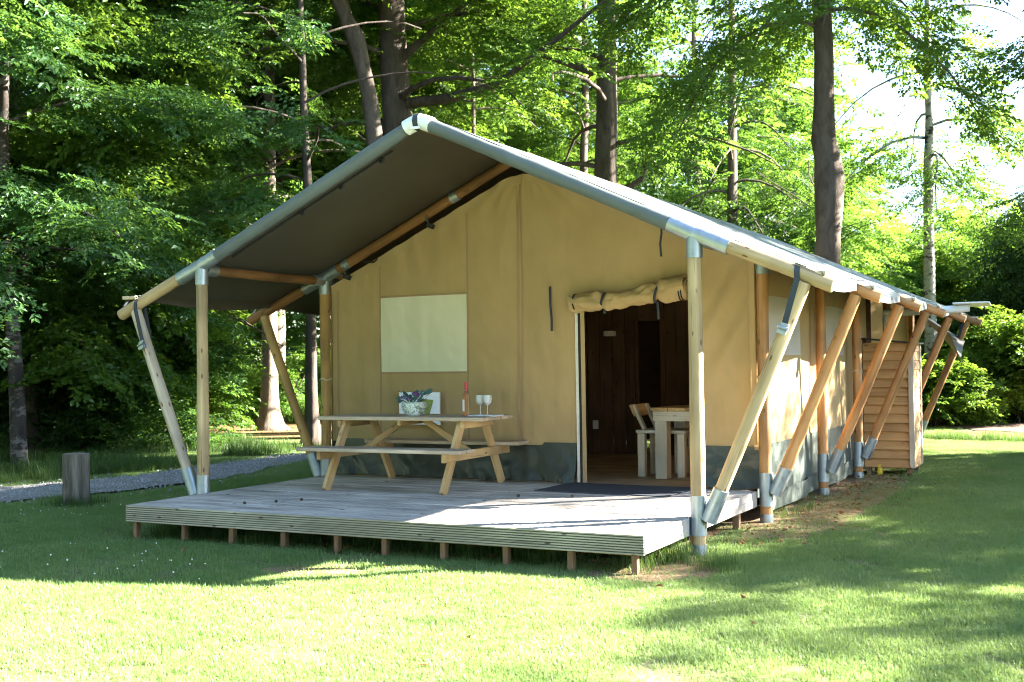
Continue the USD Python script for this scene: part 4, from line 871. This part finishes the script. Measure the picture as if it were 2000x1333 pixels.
def shrub(label, x, y, rx, ry, h, kname, n, seed, group=None, name='shrub', cat='shrub', cscale=1.0, stems=5, bark_='bark_dark'):
    r = np.random.RandomState(seed+500); gz = float(ground_z(x, y)); t = thing(name, label, cat, (x, y, gz), group)
    for k in range(stems):
        a = r.rand()*6.28; q = np.array([(x+math.cos(a)*0.15, y+math.sin(a)*0.15, gz-0.05), (x+math.cos(a)*rx*0.3, y+math.sin(a)*ry*0.3, gz+h*0.4), (x+math.cos(a)*rx*0.55, y+math.sin(a)*ry*0.55, gz+h*0.8)])
        obj('stem', tube(q, [0.03, 0.022, 0.008], 6), bark_, t, smooth=True)
    # lumpy volume: several sub-clumps on the shrub's dome
    nc_ = 14; cl = []
    for k in range(nc_):
        a = r.rand()*6.28; u = r.rand()**0.5; z = r.uniform(.15, .95); k2 = math.sqrt(max(0.05, 1-(z-0.35)**2/0.5))
        cl.append((x+rx*u*k2*math.cos(a)*0.8, y+ry*u*k2*math.sin(a)*0.8, gz+h*z*(1-0.25*u), r.uniform(.25, .5)))
    cl = np.array(cl); pick = r.randint(0, nc_, n); dvec = r.randn(n, 3); dvec /= np.linalg.norm(dvec, axis=1, keepdims=True)
    rad_ = (0.4+0.6*r.rand(n)**0.5)[:, None]*cl[pick, 3][:, None]
    P = cl[pick, :3]+dvec*rad_*np.array([rx, ry, h*0.6])
    P[:, 2] = np.maximum(P[:, 2], gz+0.05)
    for (sx_, sy_, sz_, sr_) in FLECKS:
        dd_ = P-np.array([sx_, sy_, sz_]); ts_ = dd_@SUN; ds_ = np.linalg.norm(dd_-np.outer(ts_, SUN), axis=1)
        keep = ~((ds_ < sr_*(0.7+0.6*r.rand(len(P)))) & (ts_ > 2.2)); P, dvec = P[keep], dvec[keep]
    n = len(P)
    scatter('foliage', t, kname, P, np.arctan2(dvec[:, 1], dvec[:, 0])+r.randn(n)*0.6, r.uniform(-.3, .5, n), r.randn(n)*0.4, r.uniform(.7, 1.3, n)*cscale, seed)
    return t

# ---- trees that can be told apart
tree('massive dark-trunked beech rising straight behind the tent ridge', -9.1, 14.0, 23, 0.86, 'bark_dark', 'beech_twig', 6.5, 6.5, 1900, 1, flare=True, top_r=0.5,
     arms=[[(-8.8, 13.9, 7.5, 0.13), (-7.6, 13.6, 7.42), (-6.2, 13.3, 7.5), (-4.6, 13.0, 8.2), (-3.2, 12.8, 8.9), (-1.4, 12.6, 9.4)], [(-8.9, 13.9, 8.6, 0.12), (-7.8, 13.8, 9.2), (-6.3, 13.6, 9.9)]])
tree('paler leaning trunk with a knot left of the massive beech', -8.35, 12.1, 17, 0.52, 'bark_beech', 'beech_twig', 9.5, 4.5, 1200, 2,
     via=[(-8.38, 12.1, 4.0), (-8.44, 12.05, 6.3), (-8.62, 11.95, 7.6), (-8.76, 11.84, 8.5), (-9.18, 11.55, 9.5), (-9.7, 11.2, 11.5)], burl=[(8.35, 0.15, 0.18)], bumps=[(8.4, 0.2, 0.12, 0.2)], limbs=16)
tree('tall beech with curved low branch behind the middle of the roof', -4.9, 16.2, 22, 0.66, 'bark_dark', 'bright_twig', 4.6, 6.0, 2300, 3, limbs=30,
     arms=[[(-4.6, 16.0, 5.3, 0.09), (-3.9, 15.8, 5.6), (-3.6, 15.7, 6.3), (-3.4, 15.6, 7.2), (-2.7, 15.5, 7.7)], [(-5.1, 16, 8.2, 0.1), (-6.5, 15.6, 8.8), (-7.6, 15.2, 9.6)]])
tree('straight burled trunk standing free against the bright sky', 0.92, 12.8, 20, 0.45, 'bark_beech', 'beech_twig', 7.5, 4.2, 1300, 4, burl=[(4.6, 0.14, 0.7)], bumps=[(5.0, 0.47, 0.14, 0.28), (4.35, 0.6, 0.10, 0.4), (5.7, 3.6, 0.13, 0.17), (3.4, 3.4, 0.07, 0.3)], limbs=26, top_r=0.7, limb_r=0.07, droop=0.5)
tree('white-barked birch on the right before the bright shrubs', 1.5, 21.0, 15, 0.33, 'bark_birch', 'bright_twig', 6.2, 3.0, 950, 5, limbs=24, droop=0.5, flare=False)
tree('slim straight conifer trunk with drooping fronds behind the roof slope', -4.2, 23.8, 18, 0.40, 'bark_beech', 'spruce_twig', 4.4, 3.0, 2200, 6, limbs=40, droop=0.5, cscale=1.2)
tree('thin bare young trunk right of the massive beech', -9.2, 17.4, 13, 0.20, 'bark_pale', 'bright_twig', 8.0, 2.6, 900, 7, limbs=16, flare=False)
tree('old beech with flared sunlit foot seen between the left tent poles', -16.1, 18.1, 22, 0.72, 'bark_pale', 'beech_twig', 6.0, 6.0, 2600, 8, limbs=28)
tree('leaning mottled trunk at the left edge by the path', -9.65, 3.85, 15, 0.25, 'bark_mottled', 'shade_twig', 2.6, 4.4, 3200, 9, flare=False, via=[(-9.75, 3.9, 1.0), (-10.1, 4.0, 3.2), (-10.25, 4.1, 5.0)], limbs=26)
tree('dark slim trunk hidden behind the front left tent post', -8.35, 9.6, 14, 0.24, 'bark_dark', 'shade_twig', 3.4, 3.6, 2200, 10, limbs=26)
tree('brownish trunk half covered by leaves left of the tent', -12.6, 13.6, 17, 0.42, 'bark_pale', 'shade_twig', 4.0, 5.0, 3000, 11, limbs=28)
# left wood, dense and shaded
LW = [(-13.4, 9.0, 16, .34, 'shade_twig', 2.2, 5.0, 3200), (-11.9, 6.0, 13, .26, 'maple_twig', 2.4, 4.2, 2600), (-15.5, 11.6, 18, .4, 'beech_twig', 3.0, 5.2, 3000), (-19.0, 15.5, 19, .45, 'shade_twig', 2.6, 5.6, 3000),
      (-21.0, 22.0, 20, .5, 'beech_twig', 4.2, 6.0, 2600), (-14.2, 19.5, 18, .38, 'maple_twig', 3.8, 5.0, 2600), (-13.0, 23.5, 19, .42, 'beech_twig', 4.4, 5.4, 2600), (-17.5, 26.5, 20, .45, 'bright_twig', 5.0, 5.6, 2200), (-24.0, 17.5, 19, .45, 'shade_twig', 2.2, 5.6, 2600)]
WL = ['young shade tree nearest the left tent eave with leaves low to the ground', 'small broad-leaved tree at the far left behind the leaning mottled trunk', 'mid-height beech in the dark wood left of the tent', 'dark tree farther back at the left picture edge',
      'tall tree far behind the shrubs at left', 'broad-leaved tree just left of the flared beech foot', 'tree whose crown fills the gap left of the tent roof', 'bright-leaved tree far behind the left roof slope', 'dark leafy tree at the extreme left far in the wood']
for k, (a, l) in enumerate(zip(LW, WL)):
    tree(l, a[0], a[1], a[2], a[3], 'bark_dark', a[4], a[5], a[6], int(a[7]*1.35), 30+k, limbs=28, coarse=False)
# behind the tent, lit from the right
MW = [(-8.5, 23.0, 18, .36, 'bright_twig', 4.0, 5.0, 2400, 'bright-leaved tree behind the ridge between the beech and the thin trunk'), (-7.0, 29.5, 19, .4, 'bright_twig', 3.6, 5.5, 2600, 'light green tree far behind the middle of the ridge'),
      (-3.6, 30.5, 8.0, .26, 'bright_twig', 2.0, 3.6, 1800, 'light green tree far behind the curved-branch beech'), (-1.9, 24.0, 6.4, .18, 'bright_twig', 1.6, 2.4, 1400, 'slender young tree left of the burled trunk'),
      (-12.0, 30.0, 20, .4, 'beech_twig', 4.0, 5.5, 2400, 'tall tree in the back of the wood behind the massive beech')]
for k, a in enumerate(MW): tree(a[8], a[0], a[1], a[2], a[3], 'bark_beech', a[4], a[5], a[6], a[7], 50+k, limbs=28)
# bright shrubs at right
RS = [(1.7, 18.9, 1.3, 1.0, 1.5, 600, 'low dark shrub before the birch foot behind the rear struts'), (3.5, 20.6, 1.3, 1.2, 2.4, 800, 'dark shrub at the right edge beyond the sandy track'), (2.7, 21.8, 1.4, 1.2, 1.9, 700, 'mid-height dark shrub between the birch foot and the edge conifer'), (0.6, 27.5, 2.6, 2.2, 5.2, 1800, 'tall bright shrub behind the burled trunk'), (-2.6, 26.5, 2.2, 2.0, 4.6, 1500, 'bright shrub over the roof slope left of the burled trunk'), (3.2, 29.5, 2.6, 2.2, 5.6, 1800, 'tall bright shrub behind the white birch'),
      (5.4, 31.5, 2.8, 2.2, 5.4, 1700, 'bright shrub at the right edge behind the dark conifer'), (2.0, 26.2, 1.6, 1.4, 3.0, 1100, 'lower leafy shrub left of the birch foot'), (3.9, 27.0, 1.7, 1.4, 2.4, 1000, 'low leafy shrub beside the far grass on the right')]
for k, a in enumerate(RS): shrub(a[6], a[0], a[1], a[2], a[3], a[4], 'beech_twig' if k < 3 else 'bright_twig', int(a[5]*1.3), 70+k, cscale=1.15)
tree('small dark conifer at the right picture edge', 4.35, 24.6, 5.6, 0.2, 'bark_dark', 'spruce_twig', 0.3, 2.2, 2600, 80, limbs=44, droop=0.35, shape=0.9, cscale=1.1, name='conifer', cat='conifer')
tree('second small dark conifer right behind the edge conifer', 5.6, 27.5, 6.4, 0.2, 'bark_dark', 'spruce_twig', 0.3, 2.3, 2000, 81, limbs=40, droop=0.35, shape=0.9, cscale=1.2, name='conifer', cat='conifer')
# understorey left
US = [(-11.0, 8.0, 1.6, 1.5, 2.4, 1300, 'shade_twig', 'dark shrub behind the stump at the edge of the wood'), (-12.6, 11.0, 1.8, 1.6, 2.4, 1200, 'bright_twig', 'leafy shrub left of the front left strut'), (-13.6, 7.0, 1.8, 1.6, 2.6, 1200, 'shade_twig', 'dark shrub far left beyond the path'),
      (-14.6, 16.5, 1.3, 1.2, 1.7, 800, 'bright_twig', 'sunlit sapling between front post and rear strut'), (-15.2, 12.2, 2.0, 1.7, 2.8, 1300, 'maple_twig', 'broad-leaved bush in the wood left of the tent'), (-17.0, 10.0, 2.0, 1.8, 3.2, 1300, 'bright_twig', 'tall dark bush at the left picture edge'), (-18.2, 22.5, 1.5, 1.4, 2.2, 900, 'bright_twig', 'bright bush behind the flared beech foot')]
for k, a in enumerate(US): shrub(a[7], a[0], a[1], a[2], a[3], a[4], a[6], a[5], 90+k)
# trees out of the frame on the right: they shade the lawn and hang over the top right corner
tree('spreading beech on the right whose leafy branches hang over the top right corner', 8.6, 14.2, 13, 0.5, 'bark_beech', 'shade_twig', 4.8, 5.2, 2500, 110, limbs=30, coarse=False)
hd = thing('hedge', 'tall dense hedge along the right side of the lawn', 'hedge', (11.5, 10, 0))
rh = np.random.RandomState(31)
for k in range(14):
    yk = 4.9+k*0.82; obj('stem', tube([(11.5, yk, -0.1), (11.5+rh.randn()*.2, yk+rh.randn()*.2, 2.2), (11.5+rh.randn()*.4, yk+rh.randn()*.3, 4.4)], [0.05, 0.035, 0.01], 6), 'bark_dark', hd, smooth=True)
m_ = 5200; hy = rh.uniform(4.5, 16.3, m_); top = 5.15+0.9*nz(hy*0.9, 0*hy, 0*hy, seed=71)+0.5*nz(hy*3, 0*hy, 0*hy, seed=72); top = top*np.clip((hy-4.2)/0.7, 0.45, 1)**0.4*np.clip((17.2-hy)/1.4, 0.4, 1)
hz_ = top*rh.rand(m_)**0.7; hx = 11.5+rh.uniform(-1, 1, m_)*0.85
hx = np.r_[hx, 11.5+rh.uniform(-1, 1, 300)*0.8]; hy = np.r_[hy, rh.uniform(8.0, 13.2, 300)]; hz_ = np.r_[hz_, 5.2+2.0*rh.rand(300)**1.3]; m_ = len(hx)
scatter('foliage', hd, 'shade_twig', np.c_[hx, hy, hz_+0.05], rh.rand(m_)*6.28, rh.uniform(-.3, .5, m_), rh.randn(m_)*.4, rh.uniform(.8, 1.2, m_), 33)
tree('small airy tree beyond the hedge on the right', 17.2, 5.8, 7.9, 0.18, 'bark_beech', 'beech_twig', 6.0, 1.2, 230, 111, limbs=22, coarse=False, zfine=60)
SKY_BLOCKERS = [(17, -18, 18), (8, -24, 19), (-3, -23, 18), (-12, -18, 19), (-17, -9.5, 18), (-16.5, -1.5, 17), (2, -34, 22), (-22, -24, 22)]  # unseen trees added to cut the sky light on tent front and lawn
for k, a in enumerate(SKY_BLOCKERS): tree('tall unseen tree added behind the viewer to block sky light', a[0], a[1], a[2], 0.45, 'bark_dark', 'far_shade_twig', 2.0, 5.6, 1500, 140+k, limbs=24, zfine=60, cscale=1.25, group='added sky-blocking trees')
# far wood
r = np.random.RandomState(4); P, SC = [], []
ez = []
for k in range(46):
    a = -1.02+k*0.0285; dd = r.uniform(52, 68); right_ = a > -0.22
    cx_, cy_ = EYE[0]+math.sin(a)*dd, EYE[1]+math.cos(a)*dd; hh = r.uniform(6.5, 9) if right_ else r.uniform(13, 20)
    m_ = 420; u = r.randn(m_, 3); u /= np.linalg.norm(u, axis=1, keepdims=True); u *= (0.55+0.45*r.rand(m_, 1)); P.append(np.array([cx_, cy_, hh*0.5])+u*np.array([2.6, 2.6, hh*0.52]))
P = np.concatenate(P); P = P[P[:, 2] > 0.05]; m_ = len(P)
fwz = thing('distant_wood', 'far wood closing the view behind all the trees', 'wood', (0, 0, 0)); stage.GetPrimAtPath(fwz).SetCustomDataByKey('kind', 'stuff')
scatter('foliage', fwz, 'far_twig', P, r.rand(m_)*6.28, r.uniform(-.2, .5, m_), r.randn(m_)*0.4, r.uniform(.9, 1.7, m_), 5)

# ------------------------------------------------------------------ grass
def blades(seed, n, size, h0, h1, wid, lean=0.5):
    r = np.random.RandomState(seed); V, F = [], []
    xy = r.uniform(-size/2, size/2, (n, 2)); h = r.uniform(h0, h1, n)*(0.6+0.8*r.rand(n)); a = r.rand(n)*6.28; ln = lean*r.rand(n)*1.3; w = wid*r.uniform(.7, 1.3, n)
    d = np.c_[np.cos(a), np.sin(a)]; s = np.c_[-np.sin(a), np.cos(a)]
    z = np.zeros(n)
    b0 = np.c_[xy-s*w[:, None]/2, z-0.005]; b1 = np.c_[xy+s*w[:, None]/2, z-0.005]
    mid = xy+d*(h*ln*0.35)[:, None]; m0 = np.c_[mid-s*w[:, None]*0.42, h*0.55]; m1 = np.c_[mid+s*w[:, None]*0.42, h*0.55]
    tip = np.c_[xy+d*(h*ln)[:, None], h*np.sqrt(np.maximum(0.1, 1-ln*ln*0.5))]
    V = np.stack([b0, b1, m0, m1, tip], 1).reshape(-1, 3); k = np.arange(n)*5
    F = np.vstack([np.c_[k, k+1, k+3], np.c_[k, k+3, k+2], np.c_[k+2, k+3, k+4]])
    return trimesh.Trimesh(V, F, process=False)
kind('lawn_tuft', 'grass_blade', [blades(k, 1700, 0.42, 0.016, 0.036, 0.0034, 1.1) for k in range(5)])
kind('thin_lawn_tuft', 'grass_blade', [blades(10+k, 420, 0.42, 0.014, 0.036, 0.0034, 1.1) for k in range(4)])
kind('long_grass_tuft', 'grass_tall', [blades(20+k, 110, 0.36, 0.10, 0.24, 0.005, 0.8) for k in range(5)])
rg = np.random.RandomState(17)
def path_dist(x, y):
    d = np.min((x[:, None]-pathp[None, :, 0])**2+(y[:, None]-pathp[None, :, 1])**2, axis=1); i = np.argmin((x[:, None]-pathp[None, :, 0])**2+(y[:, None]-pathp[None, :, 1])**2, axis=1)
    return np.sqrt(d)-pathw[i]/2
def inview(x, y, m=0.06):
    dx, dy = x-EYE[0], y-EYE[1]; a = np.arctan2(dx, dy)-YAW; return (np.abs(a) < math.atan(1000/2286.65)+m)
gx_, gy_ = np.meshgrid(np.arange(-26, 12, 0.30), np.arange(-6.5, 32, 0.30), indexing='ij')
x = gx_.ravel()+rg.uniform(-.1, .1, gx_.size); y = gy_.ravel()+rg.uniform(-.1, .1, gx_.size)
ok = inview(x, y) & (path_dist(x, y) > 0.10) & ~((np.abs(x) < 2.25) & (y > -0.55) & (y < 11.3)) & ~((x < 2.62) & (x > -2.3) & (y > 1.6) & (y < 9))
litter = (np.hypot((x+16.5)/8.0, (y-15.5)/6.0) < 1.0) | (np.hypot((x+11.8)/3.6, (y-11.6)/2.0) < 1.0)
track = (y > 16.4-0.0*x) & (y < 24.6) & (x > -4) & (np.abs(y-(22.0-1.0*x)) < 2.3) & (x > -3)
ok &= ~litter & ~track
x, y = x[ok], y[ok]
dry = np.hypot((x-2.8)/0.75, (y-4.0)/3.6) < 1.0
dry |= np.hypot((x-2.4)/0.55, (y+0.55)/0.7) < 1.0
dry |= np.hypot((x-0.1)/0.5, (y+1.78)/0.25) < 1.0
dry |= (meshkit.fbm(np.c_[x*0.8, y*0.8, 0*x], 3, 5) > 0.66)
far_ = (x < -6.5-0.0*y) & (path_dist(x, y) > 0.25)
near = ~dry
for nm, sel, kn, sc in (('lawn_grass', near, 'lawn_tuft', 1.0), ('dry_grass', dry, 'thin_lawn_tuft', 1.0)):
    px, py = x[sel], y[sel]; m_ = len(px)
    scatter(nm, '/World', kn, np.c_[px, py, ground_z(px, py)], rg.rand(m_)*6.28, 0*px, 0*px, rg.uniform(.85, 1.25, m_)*sc, 3, 'short mown lawn grass around the deck' if nm == 'lawn_grass' else 'thin dry grass on worn lawn patches', 'grass')
# long grass: bank left of the path, round the deck legs and the tent pole, far verge
sx, sy = [], []
def spot(x0, y0, x1, y1, m_, jit=0.15):
    t = rg.rand(m_); sx.extend(x0+(x1-x0)*t+rg.randn(m_)*jit); sy.extend(y0+(y1-y0)*t+rg.randn(m_)*jit)
xx_, yy_ = rg.uniform(-20, -6.5, 4200), rg.uniform(1, 19, 4200)
pdx = path_dist(xx_, yy_); kk = (pdx > 0.25) & inview(xx_, yy_) & ((xx_ < -6.8-(yy_-4)*0.05) ) & (meshkit.fbm(np.c_[xx_*0.5, yy_*0.5, 0*xx_], 2, 9) > 0.40) & ~(np.hypot((xx_+16.5)/7.5, (yy_-15.5)/5.5) < 1) & ~(np.hypot((xx_+11.8)/3.6, (yy_-11.6)/2.2) < 1)
sx.extend(xx_[kk]); sy.extend(yy_[kk])
lx, ly = np.array(sx), np.array(sy); m_ = len(lx)
scatter('long_grass', '/World', 'long_grass_tuft', np.c_[lx, ly, ground_z(lx, ly)], rg.rand(m_)*6.28, 0*lx, 0*lx, rg.uniform(.6, 1.3, m_), 6, 'longer unmown grass on the bank beyond the gravel path', 'grass')
sx, sy = [], []
spot(-2.3, -0.72, 2.2, -0.72, 60, 0.10); spot(-2.3, -0.2, 2.2, -0.2, 60, 0.2); spot(2.62, -0.15, 2.85, -0.75, 5, 0.05); spot(2.3, -0.6, 2.45, -0.2, 5, 0.06); spot(-4.95, 0.5, -4.7, 0.5, 8, 0.1)
spot(1.9, 14.6, 5, 13.6, 60, 0.2); spot(2.6, 2.2, 2.6, 6.5, 5, .05)
lx, ly = np.array(sx), np.array(sy); m_ = len(lx)
scatter('grass_tufts', '/World', 'long_grass_tuft', np.c_[lx, ly, 0*lx], rg.rand(m_)*6.28, 0*lx, 0*lx, rg.uniform(.45, .95, m_), 7, 'long grass tufts under the deck and round the tent pole', 'grass')
# clover heads, gravel stones, dead leaves
m1 = trimesh.creation.icosphere(1, 0.006); m1.apply_translation((0, 0, 0.034)); kind('clover_head', 'clover_white', [m1])
cxr = rg.uniform(-5.5, 1.5, 240); cyr = rg.uniform(-2.7, 0.8, 240); kk = inview(cxr, cyr) & (path_dist(cxr, cyr) > 0.2) & ~((np.abs(cxr) < 2.55) & (cyr > -1.2)) & (meshkit.fbm(np.c_[cxr*0.9, cyr*0.9, 0*cxr], 2, 15) > 0.56)
cxr, cyr = cxr[kk], cyr[kk]; m_ = len(cxr)
scatter('clover_flowers', '/World', 'clover_head', np.c_[cxr, cyr, 0*cxr], rg.rand(m_)*6, 0*cxr, 0*cxr, rg.uniform(.7, 1.2, m_), 8, 'small white clover flowers dotted over the shaded lawn', 'flowers')
st_ = []
for k in range(4):
    m = trimesh.creation.icosphere(1, 0.014); m.vertices *= 1+0.5*nz(*(m.vertices.T*90), seed=k)[:, None]; m.vertices *= (1.2, 0.9, 0.6); st_.append(m)
kind('pebble', 'stone', st_)
i_ = rg.randint(0, len(pathp), 9000); off = rg.normal(0, 0.30, 9000); dd = np.gradient(pathp, axis=0); dd /= np.linalg.norm(dd, axis=1, keepdims=True)
gxp = pathp[i_, 0]-dd[i_, 1]*off*pathw[i_]+rg.randn(9000)*.1; gyp = pathp[i_, 1]+dd[i_, 0]*off*pathw[i_]+rg.randn(9000)*.1
kk = inview(gxp, gyp); gxp, gyp = gxp[kk], gyp[kk]; m_ = len(gxp)
scatter('gravel', '/World', 'pebble', np.c_[gxp, gyp, ground_z(gxp, gyp)+0.03], rg.rand(m_)*6, rg.rand(m_)*6, rg.rand(m_)*6, rg.uniform(.4, 1.2, m_), 9, 'loose grey gravel stones on the path', 'gravel')
dl = [trimesh.Trimesh(np.array([(0, 0, 0), (.03, .018, .008), (.06, 0, .004), (.03, -.018, .01)]), [[0, 1, 2], [0, 2, 3]], process=False), trimesh.Trimesh(np.array([(0, 0, 0.006), (.02, .02, 0), (.05, 0.004, .01), (.025, -.015, .002)]), [[0, 1, 2], [0, 2, 3]], process=False)]
kind('dry_leaf', 'dead_leaf', dl)
lx = np.r_[rg.normal(-16, 3.5, 2600), rg.normal(2.75, 0.25, 260), rg.uniform(-2.2, 2.2, 200), rg.uniform(-4, 5, 25)]; ly = np.r_[rg.normal(15.3, 2.6, 2600), rg.uniform(0.5, 7, 260), rg.uniform(-0.9, -0.3, 200), rg.uniform(-4, -1.3, 25)]; m_ = len(lx)
scatter('dead_leaves', '/World', 'dry_leaf', np.c_[lx, ly, ground_z(lx, ly)+0.028], rg.rand(m_)*6.28, rg.randn(m_)*.3, rg.randn(m_)*.3, rg.uniform(.7, 1.4, m_), 10, 'dry brown leaves scattered on the wood floor and bare soil', 'leaves')
